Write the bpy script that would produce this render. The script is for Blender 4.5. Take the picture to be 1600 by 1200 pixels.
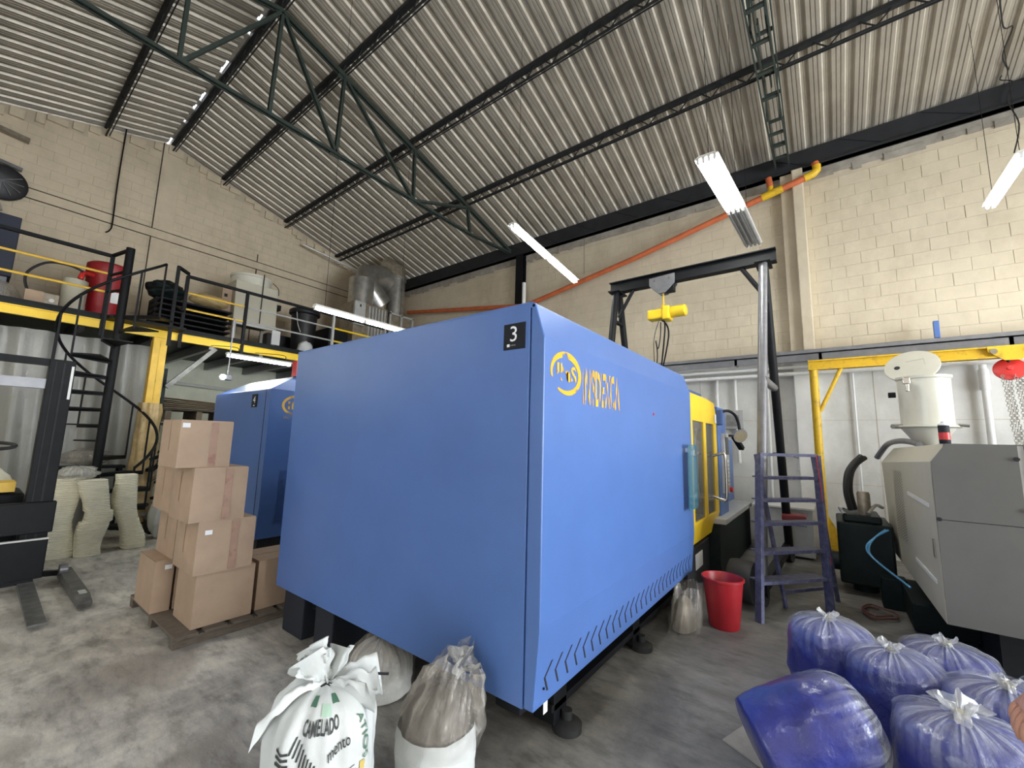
import bpy, math, random
from mathutils import Vector, Matrix, noise
random.seed(7)
for o in list(bpy.data.objects): bpy.data.objects.remove(o)
S = bpy.context.scene
COL = S.collection
PI = math.pi
# ------------------------------------------------------------------ camera
FPX, YAW, PIT, ROL = 647.2, 0.91973, 0.134216, 0.0265346
fwd = Vector((math.sin(YAW)*math.cos(PIT), math.cos(YAW)*math.cos(PIT), math.sin(PIT)))
rt0 = Vector((math.cos(YAW), -math.sin(YAW), 0)); up0 = rt0.cross(fwd)
rt = rt0*math.cos(ROL)+up0*math.sin(ROL); up = -rt0*math.sin(ROL)+up0*math.cos(ROL)
cam = bpy.data.cameras.new('camera'); cam.sensor_width = 36; cam.lens = FPX/1600*36
cam.clip_start = .02; cam.clip_end = 200
co = bpy.data.objects.new('camera', cam); COL.objects.link(co)
m = Matrix((rt, up, -fwd)).transposed().to_4x4(); m.translation = Vector((0, 0, 1.6))
co.matrix_world = m
S.camera = co
# ------------------------------------------------------------------ world, light, exposure
W = bpy.data.worlds.new('world'); S.world = W; W.use_nodes = True
W.node_tree.nodes['Background'].inputs[0].default_value = (.82, .9, 1, 1)
W.node_tree.nodes['Background'].inputs[1].default_value = 3.0
S.view_settings.view_transform = 'Standard'; S.view_settings.look = 'None'
S.view_settings.exposure = 0.12; S.view_settings.gamma = 1; S.view_settings.use_curve_mapping = False
def area(name, loc, rot, sx, sy, power, col):
    l = bpy.data.lights.new(name, 'AREA'); l.shape = 'RECTANGLE'; l.size = sx; l.size_y = sy
    l.energy = power; l.color = col
    o = bpy.data.objects.new(name, l); COL.objects.link(o); o.location = loc; o.rotation_euler = rot
    return o
TUBE_E = 60.0
# daylight through the open gate behind the camera; the side lamp is added fill
area('daylight_gate', (3.2, -7.9, 2.0), (math.radians(90), 0, 0), 5.0, 3.6, 1050, (.90, .95, 1))
area('side_fill', (-3.9, 1.5, 1.9), (math.radians(90), 0, math.radians(-90)), 4.0, 3.2, 12, (.9, .95, 1))

# ------------------------------------------------------------------ materials
def mat(name, col, rough=.5, metal=0, n=0, ns=8, dirt=None, ds=2.5, da=.5, bump=0, bs=30, coat=0, emit=0, stretch=None, spec=None):
    M = bpy.data.materials.new(name); M.use_nodes = True; T = M.node_tree; N = T.nodes; L = T.links
    P = N['Principled BSDF']; P.inputs['Roughness'].default_value = rough; P.inputs['Metallic'].default_value = metal
    P.inputs['Coat Weight'].default_value = coat
    if spec is not None: P.inputs['Specular IOR Level'].default_value = spec
    g = N.new('ShaderNodeNewGeometry'); vec = g.outputs['Position']
    if stretch:
        mp = N.new('ShaderNodeMapping'); mp.inputs['Scale'].default_value = stretch; L.new(vec, mp.inputs[0]); vec = mp.outputs[0]
    def nz(sc, det=4, r=.6):
        t = N.new('ShaderNodeTexNoise'); t.inputs['Scale'].default_value = sc; t.inputs['Detail'].default_value = det
        t.inputs['Roughness'].default_value = r; L.new(vec, t.inputs['Vector']); return t.outputs['Fac']
    c = (*col, 1); cur = None
    if n:
        mx = N.new('ShaderNodeMix'); mx.data_type = 'RGBA'
        mx.inputs[6].default_value = tuple(max(0, x*(1-n)) for x in col)+(1,); mx.inputs[7].default_value = tuple(min(1, x*(1+n)) for x in col)+(1,)
        r = N.new('ShaderNodeMapRange'); r.inputs[1].default_value = .3; r.inputs[2].default_value = .7
        L.new(nz(ns), r.inputs[0]); L.new(r.outputs[0], mx.inputs[0]); cur = mx.outputs[2]
    if dirt:
        mx = N.new('ShaderNodeMix'); mx.data_type = 'RGBA'
        if cur: L.new(cur, mx.inputs[6])
        else: mx.inputs[6].default_value = c
        mx.inputs[7].default_value = (*dirt, 1)
        r = N.new('ShaderNodeMapRange'); r.inputs[1].default_value = .5; r.inputs[2].default_value = .75; r.inputs[4].default_value = da
        L.new(nz(ds, 8, .65), r.inputs[0]); L.new(r.outputs[0], mx.inputs[0]); cur = mx.outputs[2]
    if cur: L.new(cur, P.inputs['Base Color'])
    else: P.inputs['Base Color'].default_value = c
    if bump:
        b = N.new('ShaderNodeBump'); b.inputs['Strength'].default_value = bump; b.inputs['Distance'].default_value = .01
        L.new(nz(bs, 5), b.inputs['Height']); L.new(b.outputs[0], P.inputs['Normal'])
    if emit:
        P.inputs['Emission Color'].default_value = c; P.inputs['Emission Strength'].default_value = emit
    return M
def film(name, tint, side, topa, rough=.12, bump=.5, su=46, sv=3, v0=.55, v1=.95, crinkle=0):
    """thin plastic film: clear where it lies flat, milky where it is gathered into creases towards the tie (UV v = 1)"""
    M = bpy.data.materials.new(name); M.use_nodes = True; T = M.node_tree; N = T.nodes; L = T.links
    P = N['Principled BSDF']; P.inputs['Base Color'].default_value = (*tint, 1); P.inputs['Roughness'].default_value = rough
    P.inputs['Specular IOR Level'].default_value = .9
    uv = N.new('ShaderNodeUVMap'); uv.uv_map = 'UVMap'
    mp = N.new('ShaderNodeMapping'); mp.inputs['Scale'].default_value = (su, sv, 1); L.new(uv.outputs[0], mp.inputs[0])
    t = N.new('ShaderNodeTexNoise'); t.inputs['Scale'].default_value = 1; t.inputs['Detail'].default_value = 4; t.inputs['Distortion'].default_value = .4
    L.new(mp.outputs[0], t.inputs['Vector'])
    sp = N.new('ShaderNodeSeparateXYZ'); L.new(uv.outputs[0], sp.inputs[0])
    rv = N.new('ShaderNodeMapRange'); rv.inputs[1].default_value = v0; rv.inputs[2].default_value = v1; rv.interpolation_type = 'SMOOTHSTEP'; L.new(sp.outputs[1], rv.inputs[0])
    rs = N.new('ShaderNodeMapRange'); rs.inputs[1].default_value = .42; rs.inputs[2].default_value = .68; rs.inputs[3].default_value = .25; L.new(t.outputs['Fac'], rs.inputs[0])
    mu = N.new('ShaderNodeMath'); mu.operation = 'MULTIPLY'; L.new(rv.outputs[0], mu.inputs[0]); L.new(rs.outputs[0], mu.inputs[1])
    ma = N.new('ShaderNodeMath'); ma.operation = 'MULTIPLY_ADD'; L.new(mu.outputs[0], ma.inputs[0]); ma.inputs[1].default_value = topa; ma.inputs[2].default_value = side
    ma.use_clamp = True; L.new(ma.outputs[0], P.inputs['Alpha'])
    g = N.new('ShaderNodeNewGeometry'); t2 = N.new('ShaderNodeTexNoise'); t2.inputs['Scale'].default_value = 16; t2.inputs['Detail'].default_value = 4; t2.inputs['Distortion'].default_value = .8
    L.new(g.outputs['Position'], t2.inputs['Vector'])
    ad = N.new('ShaderNodeMath'); ad.operation = 'ADD'; L.new(t.outputs['Fac'], ad.inputs[0]); L.new(t2.outputs['Fac'], ad.inputs[1])
    b = N.new('ShaderNodeBump'); b.inputs['Strength'].default_value = bump; b.inputs['Distance'].default_value = .02
    L.new(ad.outputs[0], b.inputs['Height']); L.new(b.outputs[0], P.inputs['Normal'])
    return M
def glass(name, tint, alpha):
    M = mat(name, tint, .06); M.node_tree.nodes['Principled BSDF'].inputs['Alpha'].default_value = alpha
    M.node_tree.nodes['Principled BSDF'].inputs['Specular IOR Level'].default_value = .9
    return M
def worn(name, col, scale, lo, hi):
    M = mat(name, col, .5); T = M.node_tree; N = T.nodes; L = T.links; P = N['Principled BSDF']
    g = N.new('ShaderNodeNewGeometry'); mp = N.new('ShaderNodeMapping'); mp.inputs['Scale'].default_value = scale
    L.new(g.outputs['Position'], mp.inputs[0])
    t = N.new('ShaderNodeTexNoise'); t.inputs['Scale'].default_value = 1; t.inputs['Detail'].default_value = 6; L.new(mp.outputs[0], t.inputs['Vector'])
    r = N.new('ShaderNodeMapRange'); r.inputs[1].default_value = lo; r.inputs[2].default_value = hi
    L.new(t.outputs['Fac'], r.inputs[0]); L.new(r.outputs[0], P.inputs['Alpha']); return M

M_blue = mat('blue_paint', (.075, .158, .41), .34, n=.05, ns=3, dirt=(.064, .137, .36), ds=1.3, da=.35, bump=.12, bs=160)
M_blue_dark = mat('deep_blue_paint', (.045, .10, .28), .4, n=.06, ns=3)
M_blue2 = mat('violet_blue_paint', (.075, .08, .16), .45, n=.3, ns=22, dirt=(.24, .24, .28), ds=18, da=.6)
M_yel = mat('yellow_paint', (.86, .57, .02), .4, n=.05, ns=4)
M_yel_beam = mat('yellow_beam_paint', (.80, .50, .06), .5, n=.1, ns=6)
M_yel_worn = mat('worn_yellow_paint', (.74, .46, .015), .5, n=.15, ns=9, dirt=(.12, .07, .02), ds=9, da=.85)
M_black = mat('black_steel', (.007, .0075, .009), .55, spec=.2, n=.25, ns=10)
M_dgreen = mat('dark_green_steel', (.006, .012, .011), .5, spec=.2, n=.3, ns=8)
M_truss = mat('green_truss_paint', (.024, .036, .029), .7, n=.25, ns=9, dirt=(.03, .024, .018), ds=4, da=.7)
M_purlin = mat('dark_purlin_paint', (.010, .012, .014), .7, n=.3, ns=8, dirt=(.04, .026, .018), ds=5, da=.4)
M_eave = mat('black_eave_beam', (.012, .013, .016), .7, n=.3, ns=5)
M_grey = mat('grey_steel', (.2, .2, .21), .4, metal=.4, n=.15, ns=9)
M_lgrey = mat('light_grey_steel', (.48, .48, .46), .4, metal=.2, n=.1, ns=7)
M_chrome = mat('chrome', (.7, .7, .7), .2, metal=1)
M_galv = mat('galvanised_sheet', (.42, .41, .38), .34, metal=.8, n=.25, ns=6)
M_white = mat('white_enamel', (.74, .73, .68), .4, n=.04, ns=5)
M_pvc = mat('white_plastic_pipe', (.75, .75, .72), .4, n=.05)
M_cream = mat('cream_machine_paint', (.52, .49, .385), .45, n=.05, ns=3, dirt=(.36, .34, .26), ds=3, da=.5)
M_mgrey = mat('grey_machine_paint', (.125, .122, .110), .5, n=.04, ns=4, dirt=(.09, .088, .08), ds=5, da=.3)
M_hop = mat('cream_hopper_enamel', (.66, .64, .54), .3, n=.03, coat=.3)
M_red = mat('red_plastic', (.33, .012, .018), .4, n=.1, ns=5)
M_redp = mat('red_enamel', (.62, .035, .03), .35, n=.12, ns=8)
M_maroon = mat('dark_red_plastic', (.2, .02, .02), .5)
M_orange = mat('orange_pipe_paint', (.55, .13, .045), .5, n=.15, ns=6)
M_card = mat('cardboard', (.40, .285, .195), .8, n=.08, ns=4, dirt=(.34, .235, .155), ds=5, da=.5, bump=.08, bs=60)
M_card2 = mat('cardboard_flap_edge', (.30, .19, .11), .85)
M_tape = mat('brown_red_tape', (.34, .21, .145), .6, n=.1, ns=9, dirt=(.20, .05, .035), ds=12, da=.9)
M_paper = mat('white_paper', (.8, .8, .8), .7)
M_wood = mat('grey_weathered_wood', (.13, .105, .08), .85, n=.3, ns=14, stretch=(1, 6, 6), bump=.3)
M_navy = mat('navy_paint', (.015, .022, .045), .5)
M_dkline = mat('dark_mortar_line', (.07, .055, .04), .9, n=.3)
M_foam = mat('cream_foam', (.92, .88, .72), .6, n=.06, ns=12)
M_dark = mat('dark_cloth_black', (.012, .014, .022), .8)
M_rubber = mat('black_rubber', (.015, .015, .015), .6)
M_fork = mat('worn_fork_steel', (.13, .13, .125), .45, metal=.5, n=.4, ns=12)
M_screen = mat('dark_screen', (.03, .035, .04), .15)
M_plate = mat('black_number_plate', (.008, .009, .014), .5, spec=.2)
M_num = mat('white_number', (.85, .86, .88), .5)
M_tin = mat('warm_tin', (.3, .26, .2), .5, metal=.6, n=.3, ns=9)
M_bluebag = mat('blue_bag_contents', (.010, .017, .20), .4, n=.2, ns=10, dirt=(.006, .009, .11), ds=4, da=.6, bump=.6, bs=7, coat=.7)
_t = M_bluebag.node_tree; _b = [n for n in _t.nodes if n.type == 'BUMP'][0]; _b.inputs['Distance'].default_value = .025; _t.links.new(_b.outputs[0], _t.nodes['Principled BSDF'].inputs['Coat Normal']); _t.nodes['Principled BSDF'].inputs['Coat Roughness'].default_value = .12
M_film = film('clear_film_on_blue', (.80, .83, .95), .02, .50, .14, .9)
M_tuft = film('gathered_film', (.78, .78, .76), .55, .2, .2, .5, v0=0, v1=.3)
M_filmw = film('clear_crumpled_film', (.66, .65, .60), .35, .35, .14, .8, v0=0, v1=.5)
M_filmd = film('loose_clear_film', (.50, .46, .40), .16, .35, .15, .8, v0=0, v1=.6)
M_pellet = mat('white_pellets', (.62, .61, .56), .6, n=.08, ns=60, bump=.4, bs=120)
M_sack = mat('white_woven_sack', (.58, .60, .585), .5, n=.05, ns=6, bump=.35, bs=16)
M_sackin = mat('grey_pellets', (.12, .10, .08), .6, n=.25, ns=8, bump=.3, bs=60)
M_ink = mat('black_print', (.03, .035, .035), .6)
M_inkg = mat('green_print', (.06, .16, .10), .6)
M_inkp = mat('pale_green_print', (.42, .58, .46), .6)
M_inky = mat('ochre_print', (.55, .42, .12), .6)
M_tube = mat('lit_fluorescent_tube', (.97, .985, .97), .5, emit=TUBE_E)
M_tube_low = mat('lit_fluorescent_tube_warm', (.95, 1.0, .92), .5, emit=110)
M_led = mat('lit_led_lamp', (.9, .97, 1), .5, emit=300)
M_skin = mat('skin', (.50, .25, .16), .5, n=.1, ns=14)
M_hose_b = mat('blue_hose', (.10, .33, .55), .35)
M_cable = mat('dark_red_cable', (.12, .04, .03), .6)
M_tub = mat('black_tub_plastic', (.015, .015, .018), .45)
M_brass = mat('perforated_lamp_face', (.35, .3, .2), .5, metal=.4, n=.4, ns=120)
M_gold = mat('worn_logo', (.9, .5, .02), .5)
M_logo = worn('worn_yellow_logo_print', (.85, .40, .01), (9, 9, 9), .36, .42)
M_word = worn('scraped_yellow_word_print', (.85, .42, .03), (55, 20, 4), .47, .53)
M_logo3 = worn('worn_yellow_letters', (.85, .40, .01), (14, 9, 14), .46, .50)
M_bluglass = glass('blue_green_glass', (.05, .22, .32), .6)
M_doorglass = glass('smoky_window_plastic', (.20, .19, .16), .5)
M_filmg = film('gathered_clear_film', (.40, .36, .30), .10, .75, .15, .8, su=30, v0=.5, v1=.85)
M_curtain = film('grey_plastic_curtain', (.27, .265, .25), .82, .15, .35, .4, su=14, sv=2, v0=0, v1=1)
M_wrap = film('yellowed_plastic_wrap', (.62, .46, .22), .6, .3, .3, .8, su=9, sv=14, v0=0, v1=.2)

# roof sheet: dirty galvanised, warm grey
M_rib_lit = mat('lit_rib_edge', (.72, .66, .55), .45, metal=.2, n=.2, ns=5)  # lamp light caught by the rib slopes, painted in as a lighter colour
M_roof = mat('corrugated_roof_sheet', (.38, .34, .275), .55, metal=.2, n=.14, ns=1.6, dirt=(.24, .205, .155), ds=1.1, da=.6)
def wallmat(name, lo, hi, joints=False):
    M = mat(name, hi, .8, n=.05, ns=5, bump=.35, bs=45); T = M.node_tree; N = T.nodes; L = T.links; P = N['Principled BSDF']
    src = P.inputs['Base Color'].links[0].from_socket
    g = N.new('ShaderNodeNewGeometry')
    t = N.new('ShaderNodeTexNoise'); t.inputs['Scale'].default_value = .7; t.inputs['Detail'].default_value = 9; t.inputs['Roughness'].default_value = .7
    mp = N.new('ShaderNodeMapping'); mp.inputs['Scale'].default_value = (1.4, 1.4, .8); L.new(g.outputs['Position'], mp.inputs[0]); L.new(mp.outputs[0], t.inputs['Vector'])
    r = N.new('ShaderNodeMapRange'); r.inputs[1].default_value = .48; r.inputs[2].default_value = .78; r.inputs[4].default_value = .8
    L.new(t.outputs['Fac'], r.inputs[0])
    mx = N.new('ShaderNodeMix'); mx.data_type = 'RGBA'; L.new(r.outputs[0], mx.inputs[0]); L.new(src, mx.inputs[6]); mx.inputs[7].default_value = (*lo, 1)
    L.new(mx.outputs[2], P.inputs['Base Color'])
    return M
M_wall = wallmat('cream_painted_block', (.42, .345, .235), (.61, .53, .39))
M_wallback = wallmat('cream_painted_block_gable', (.44, .36, .25), (.66, .56, .41))
M_joint = wallmat('block_joint', (.40, .335, .24), (.56, .48, .36))
M_wallow = wallmat('white_plaster', (.48, .465, .42), (.70, .69, .65))
M_wall_tubelit = wallmat('tube_lit_plaster', (.62, .64, .52), (.84, .86, .72))  # tube light on the lower back wall, painted into the plaster colour
M_conc = mat('raw_concrete_beam', (.34, .31, .26), .85, n=.2, ns=5, dirt=(.2, .17, .14), ds=3, da=.6, bump=.4)
def floormat():
    M = mat('worn_concrete_floor', (.22, .215, .20), .55); T = M.node_tree; N = T.nodes; L = T.links; P = N['Principled BSDF']
    g = N.new('ShaderNodeNewGeometry')
    def nz(sc, scv, det=8, r=.65, dist=0):
        mp = N.new('ShaderNodeMapping'); mp.inputs['Scale'].default_value = scv; mp.inputs['Rotation'].default_value = (0, 0, .5); L.new(g.outputs['Position'], mp.inputs[0])
        t = N.new('ShaderNodeTexNoise'); t.inputs['Scale'].default_value = sc; t.inputs['Detail'].default_value = det; t.inputs['Roughness'].default_value = r
        t.inputs['Distortion'].default_value = dist; L.new(mp.outputs[0], t.inputs['Vector']); return t.outputs['Fac']
    def ramp(f, st):
        r = N.new('ShaderNodeValToRGB'); e = r.color_ramp.elements
        while len(e) < len(st): e.new(.5)
        for i, (p, c) in enumerate(st): e[i].position = p; e[i].color = (*c, 1)
        L.new(f, r.inputs[0]); return r.outputs[0]
    a = ramp(nz(1.1, (1, 1, 1), 10, .7, .6), [(.30, (.15, .142, .13)), (.45, (.27, .258, .235)), (.55, (.37, .355, .32)), (.72, (.52, .50, .44))])
    b = ramp(nz(11, (1, .35, 1), 6, .7), [(.35, (.62, .6, .57)), (.5, (1, 1, 1)), (.68, (1.25, 1.22, 1.15))])
    mx = N.new('ShaderNodeMix'); mx.data_type = 'RGBA'; mx.blend_type = 'MULTIPLY'; mx.inputs[0].default_value = 1; L.new(a, mx.inputs[6]); L.new(b, mx.inputs[7])
    mx2 = N.new('ShaderNodeMix'); mx2.data_type = 'RGBA'
    r = N.new('ShaderNodeMapRange'); r.inputs[1].default_value = .56; r.inputs[2].default_value = .64; r.inputs[4].default_value = .55; L.new(nz(.8, (1, 1, 1), 3, .5, 1.2), r.inputs[0])
    L.new(r.outputs[0], mx2.inputs[0]); L.new(mx.outputs[2], mx2.inputs[6]); mx2.inputs[7].default_value = (.22, .195, .165, 1)
    # smooth darker slab right and front with shade painted in; rough eroded slab left
    sx = N.new('ShaderNodeSeparateXYZ'); L.new(g.outputs['Position'], sx.inputs[0])
    d1 = N.new('ShaderNodeMath'); d1.operation = 'MULTIPLY_ADD'; L.new(sx.outputs[1], d1.inputs[0]); d1.inputs[1].default_value = -.55; L.new(sx.outputs[0], d1.inputs[2])
    d2 = N.new('ShaderNodeMath'); d2.operation = 'MULTIPLY_ADD'; L.new(nz(.9, (1, 1, 1), 5, .6), d2.inputs[0]); d2.inputs[1].default_value = 1.6; L.new(d1.outputs[0], d2.inputs[2])
    r4 = N.new('ShaderNodeMapRange'); r4.inputs[1].default_value = .1; r4.inputs[2].default_value = 1.7; L.new(d2.outputs[0], r4.inputs[0])
    r5 = N.new('ShaderNodeMapRange'); r5.inputs[3].default_value = 1.55; r5.inputs[4].default_value = .52; L.new(r4.outputs[0], r5.inputs[0])
    mx3 = N.new('ShaderNodeMix'); mx3.data_type = 'RGBA'; mx3.blend_type = 'MULTIPLY'; mx3.inputs[0].default_value = 1
    L.new(mx2.outputs[2], mx3.inputs[6]); L.new(r5.outputs[0], mx3.inputs[7]); L.new(mx3.outputs[2], P.inputs['Base Color'])
    bp = N.new('ShaderNodeBump'); bp.inputs['Strength'].default_value = .5; bp.inputs['Distance'].default_value = .012; L.new(nz(14, (1, .4, 1), 8, .75), bp.inputs['Height']); L.new(bp.outputs[0], P.inputs['Normal'])
    r2 = N.new('ShaderNodeMapRange'); r2.inputs[3].default_value = .3; r2.inputs[4].default_value = .75; L.new(nz(2.2, (1, 1, 1), 5), r2.inputs[0]); L.new(r2.outputs[0], P.inputs['Roughness'])
    return M
M_floor = floormat()

# ------------------------------------------------------------------ mesh helpers
V = Vector
def spline(P, k=6):
    out = []
    for i in range(len(P)-1):
        a = P[max(0, i-1)]; b = P[i]; c = P[i+1]; d = P[min(len(P)-1, i+2)]
        for j in range(k):
            t = j/k; out.append(.5*((2*b)+(c-a)*t+(2*a-5*b+4*c-d)*t*t+(3*b-a-3*c+d)*t*t*t))
    return out+[P[-1]]
class MB:
    def __init__(s): s.v = []; s.f = []
    def add(s, vs, fs):
        k = len(s.v); s.v += [tuple(v) for v in vs]; s.f += [tuple(i+k for i in f) for f in fs]; return s
    def box(s, a, b):
        x0, y0, z0 = a; x1, y1, z1 = b
        return s.add([(x0,y0,z0),(x1,y0,z0),(x1,y1,z0),(x0,y1,z0),(x0,y0,z1),(x1,y0,z1),(x1,y1,z1),(x0,y1,z1)],
            [(0,3,2,1),(4,5,6,7),(0,1,5,4),(1,2,6,5),(2,3,7,6),(3,0,4,7)])
    def bar(s, p, q, w, h=None, upv=(0,0,1)):
        p = V(p); q = V(q); h = h or w; d = (q-p).normalized(); u = V(upv)
        if abs(d.dot(u)) > .98: u = V((1,0,0))
        r = d.cross(u).normalized(); u = r.cross(d)
        c = []
        for e in (p, q):
            for i, j in ((-1,-1),(1,-1),(1,1),(-1,1)): c.append(e+r*(i*w/2)+u*(j*h/2))
        return s.add(c, [(0,3,2,1),(4,5,6,7),(0,1,5,4),(1,2,6,5),(2,3,7,6),(3,0,4,7)])
    def tube(s, pts, r, n=8, cap=True):
        pts = [V(p) for p in pts]
        if 3 <= len(pts) < 16 and not isinstance(r, (list, tuple)) and r <= .031: pts = spline(pts)
        rs = r if isinstance(r, (list, tuple)) else [r]*len(pts)
        d = (pts[1]-pts[0]).normalized(); u = V((0,0,1)) if abs(d.z) < .9 else V((1,0,0)); k = len(s.v)
        for i, p in enumerate(pts):
            if 0 < i < len(pts)-1: d = ((pts[i+1]-p).normalized()+(p-pts[i-1]).normalized()).normalized()
            elif i: d = (p-pts[i-1]).normalized()
            a = d.cross(u).normalized(); u = a.cross(d).normalized()
            for j in range(n):
                t = 2*PI*j/n; s.v.append(tuple(p+(a*math.cos(t)+u*math.sin(t))*rs[i]))
        for i in range(len(pts)-1):
            for j in range(n):
                a0 = k+i*n+j; a1 = k+i*n+(j+1)%n; s.f.append((a0, a1, a1+n, a0+n))
        if cap: s.f.append(tuple(k+j for j in range(n))[::-1]); s.f.append(tuple(k+(len(pts)-1)*n+j for j in range(n)))
        return s
    def lathe(s, prof, c=(0,0,0), n=24, axis=None, cap=True):
        M = Matrix.Translation(V(c)) @ (V((0,0,1)).rotation_difference(V(axis)).to_matrix().to_4x4() if axis else Matrix())
        k = len(s.v)
        for r, z in prof:
            for j in range(n):
                t = 2*PI*j/n; s.v.append(tuple(M @ V((r*math.cos(t), r*math.sin(t), z))))
        for i in range(len(prof)-1):
            for j in range(n):
                a0 = k+i*n+j; a1 = k+i*n+(j+1)%n; s.f.append((a0, a1, a1+n, a0+n))
        if cap:
            s.f.append(tuple(k+j for j in range(n))[::-1]); s.f.append(tuple(k+(len(prof)-1)*n+j for j in range(n)))
        return s
    def prism(s, pts, vec):
        n = len(pts); v = V(vec); P = [V(p) for p in pts]
        return s.add(P+[p+v for p in P], [tuple(range(n))[::-1], tuple(range(n, 2*n))]+[(i, (i+1)%n, (i+1)%n+n, i+n) for i in range(n)])
    def build(s, name, m, parent=None, smooth=False, bevel=0, seg=2, origin=None, sub=0):
        me = bpy.data.meshes.new(name); o = V(origin) if origin is not None else V((0,0,0))
        me.from_pydata([tuple(V(v)-o) for v in s.v], [], s.f); me.update()
        import bmesh
        b = bmesh.new(); b.from_mesh(me); bmesh.ops.recalc_face_normals(b, faces=b.faces); b.to_mesh(me); b.free()
        if smooth: me.polygons.foreach_set('use_smooth', [True]*len(me.polygons))
        me.materials.append(m)
        ob = bpy.data.objects.new(name, me); COL.objects.link(ob); ob.location = o
        if parent is not None: attach(ob, parent)
        if bevel:
            bv = ob.modifiers.new('bevel', 'BEVEL'); bv.width = bevel; bv.segments = seg; bv.limit_method = 'ANGLE'; bv.angle_limit = .6
            if not smooth: me.polygons.foreach_set('use_smooth', [False]*len(me.polygons))
        if smooth and not bevel and not sub:
            try: me.set_sharp_from_angle(angle=math.radians(40))
            except Exception: pass
        if sub: sb = ob.modifiers.new('sub', 'SUBSURF'); sb.levels = sub; sb.render_levels = sub
        return ob
def wloc(o):
    l = V(o.location)
    return l + (wloc(o.parent) if o.parent else V((0,0,0)))
def attach(ob, parent):
    """parents sit unrotated, so a plain offset keeps the child's world place"""
    ob.parent = parent; ob.location = V(ob.location)-wloc(parent)
def tag(o, label=None, cat=None, group=None, kind=None):
    if label: o['label'] = label
    if cat: o['category'] = cat
    if group: o['group'] = group
    if kind: o['kind'] = kind
    return o
def thing(name, loc, label, cat, group=None):
    o = bpy.data.objects.new(name, None); o.empty_display_size = .1; COL.objects.link(o); o.location = loc
    return tag(o, label, cat, group)
def struct(o, label=None, cat=None):
    o['kind'] = 'structure'
    if label: o['label'] = label
    if cat: o['category'] = cat
    return o
def sempty(name, label, cat, loc=(0,0,0)):
    return struct(thing(name, loc, label, cat))
def linkcopy(o, parent, loc):
    c = o.copy(); COL.objects.link(c)
    if parent is not None: c.parent = parent; c.location = V(loc)-wloc(parent)
    else: c.location = loc
    return c
def text(name, body, m, parent, org, xdir, ydir, w=None, h=.1, ext=.001, bold=0, shear=0):
    cu = bpy.data.curves.new(name, 'FONT'); cu.body = body; cu.size = 1; cu.extrude = 0; cu.offset = bold; cu.shear = shear; cu.resolution_u = 3
    t = bpy.data.objects.new(name+'_tmp', cu); COL.objects.link(t); bpy.context.view_layer.update()
    me = bpy.data.meshes.new_from_object(t.evaluated_get(bpy.context.evaluated_depsgraph_get()))
    bpy.data.objects.remove(t)
    xs = [v.co.x for v in me.vertices]; ys = [v.co.y for v in me.vertices]
    x0, x1, y0, y1 = min(xs), max(xs), min(ys), max(ys); sy = h/(y1-y0); sx = (w/(x1-x0)) if w else sy
    X = V(xdir).normalized(); Y = V(ydir).normalized(); Z = X.cross(Y)
    for v in me.vertices:
        v.co = X*((v.co.x-x0)*sx)+Y*((v.co.y-y0)*sy)+Z*ext
    me.materials.clear(); me.materials.append(m); me.name = name
    ob = bpy.data.objects.new(name, me); COL.objects.link(ob); ob.location = org
    if parent is not None: attach(ob, parent)
    return ob
def nz3(p, s=1.0, seed=0): return noise.noise(V(p)*s+V((seed*7.3, seed*3.1, seed*1.7)))
# ================================================================== STRUCTURE
XR, XL, YG, YF = 8.5, -3.96, 12.3, -8.0
RX, RZ, SL = 2.27, 8.60, .28
def roofz(x): return RZ-SL*abs(x-RX)
# floor
fb = MB(); fb.box((XL-.2, YF-.2, -.15), (XR+.2, YG+.2, 0)); struct(fb.build('floor', M_floor), 'worn grey concrete workshop floor with stains', 'floor')
# eave wall on the right: lower plaster part, block part above
wr = sempty('wall_right', 'right-hand eave wall of cream painted blocks above white plaster', 'wall')
MB().box((XR, YF, 3.2), (XR+.2, YG+.2, 6.62)).build('block_joint_bed', M_joint, wr)
MB().box((XR-.012, YF, 0), (XR+.2, YG+.2, 3.2)).build('plaster_face', M_wallow, wr)
def block_mesh(name, L, H, ax, m):
    """one painted block face: a low frustum, rough cut edges; ax 'x' looks to -x, 'y' looks to -y"""
    d = .004; e = .0045; b = MB()
    back = [(0,0),(L,0),(L,H),(0,H)]; fr = [(e,e),(L-e,e),(L-e,H-e),(e,H-e)]
    P = [(0, u, v) if ax == 'x' else (u, 0, v) for u, v in back]+[(-d, u, v) if ax == 'x' else (u, -d, v) for u, v in fr]
    b.add(P, [(4,5,6,7),(0,1,5,4),(1,2,6,5),(2,3,7,6),(3,0,4,7)])
    return b
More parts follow.
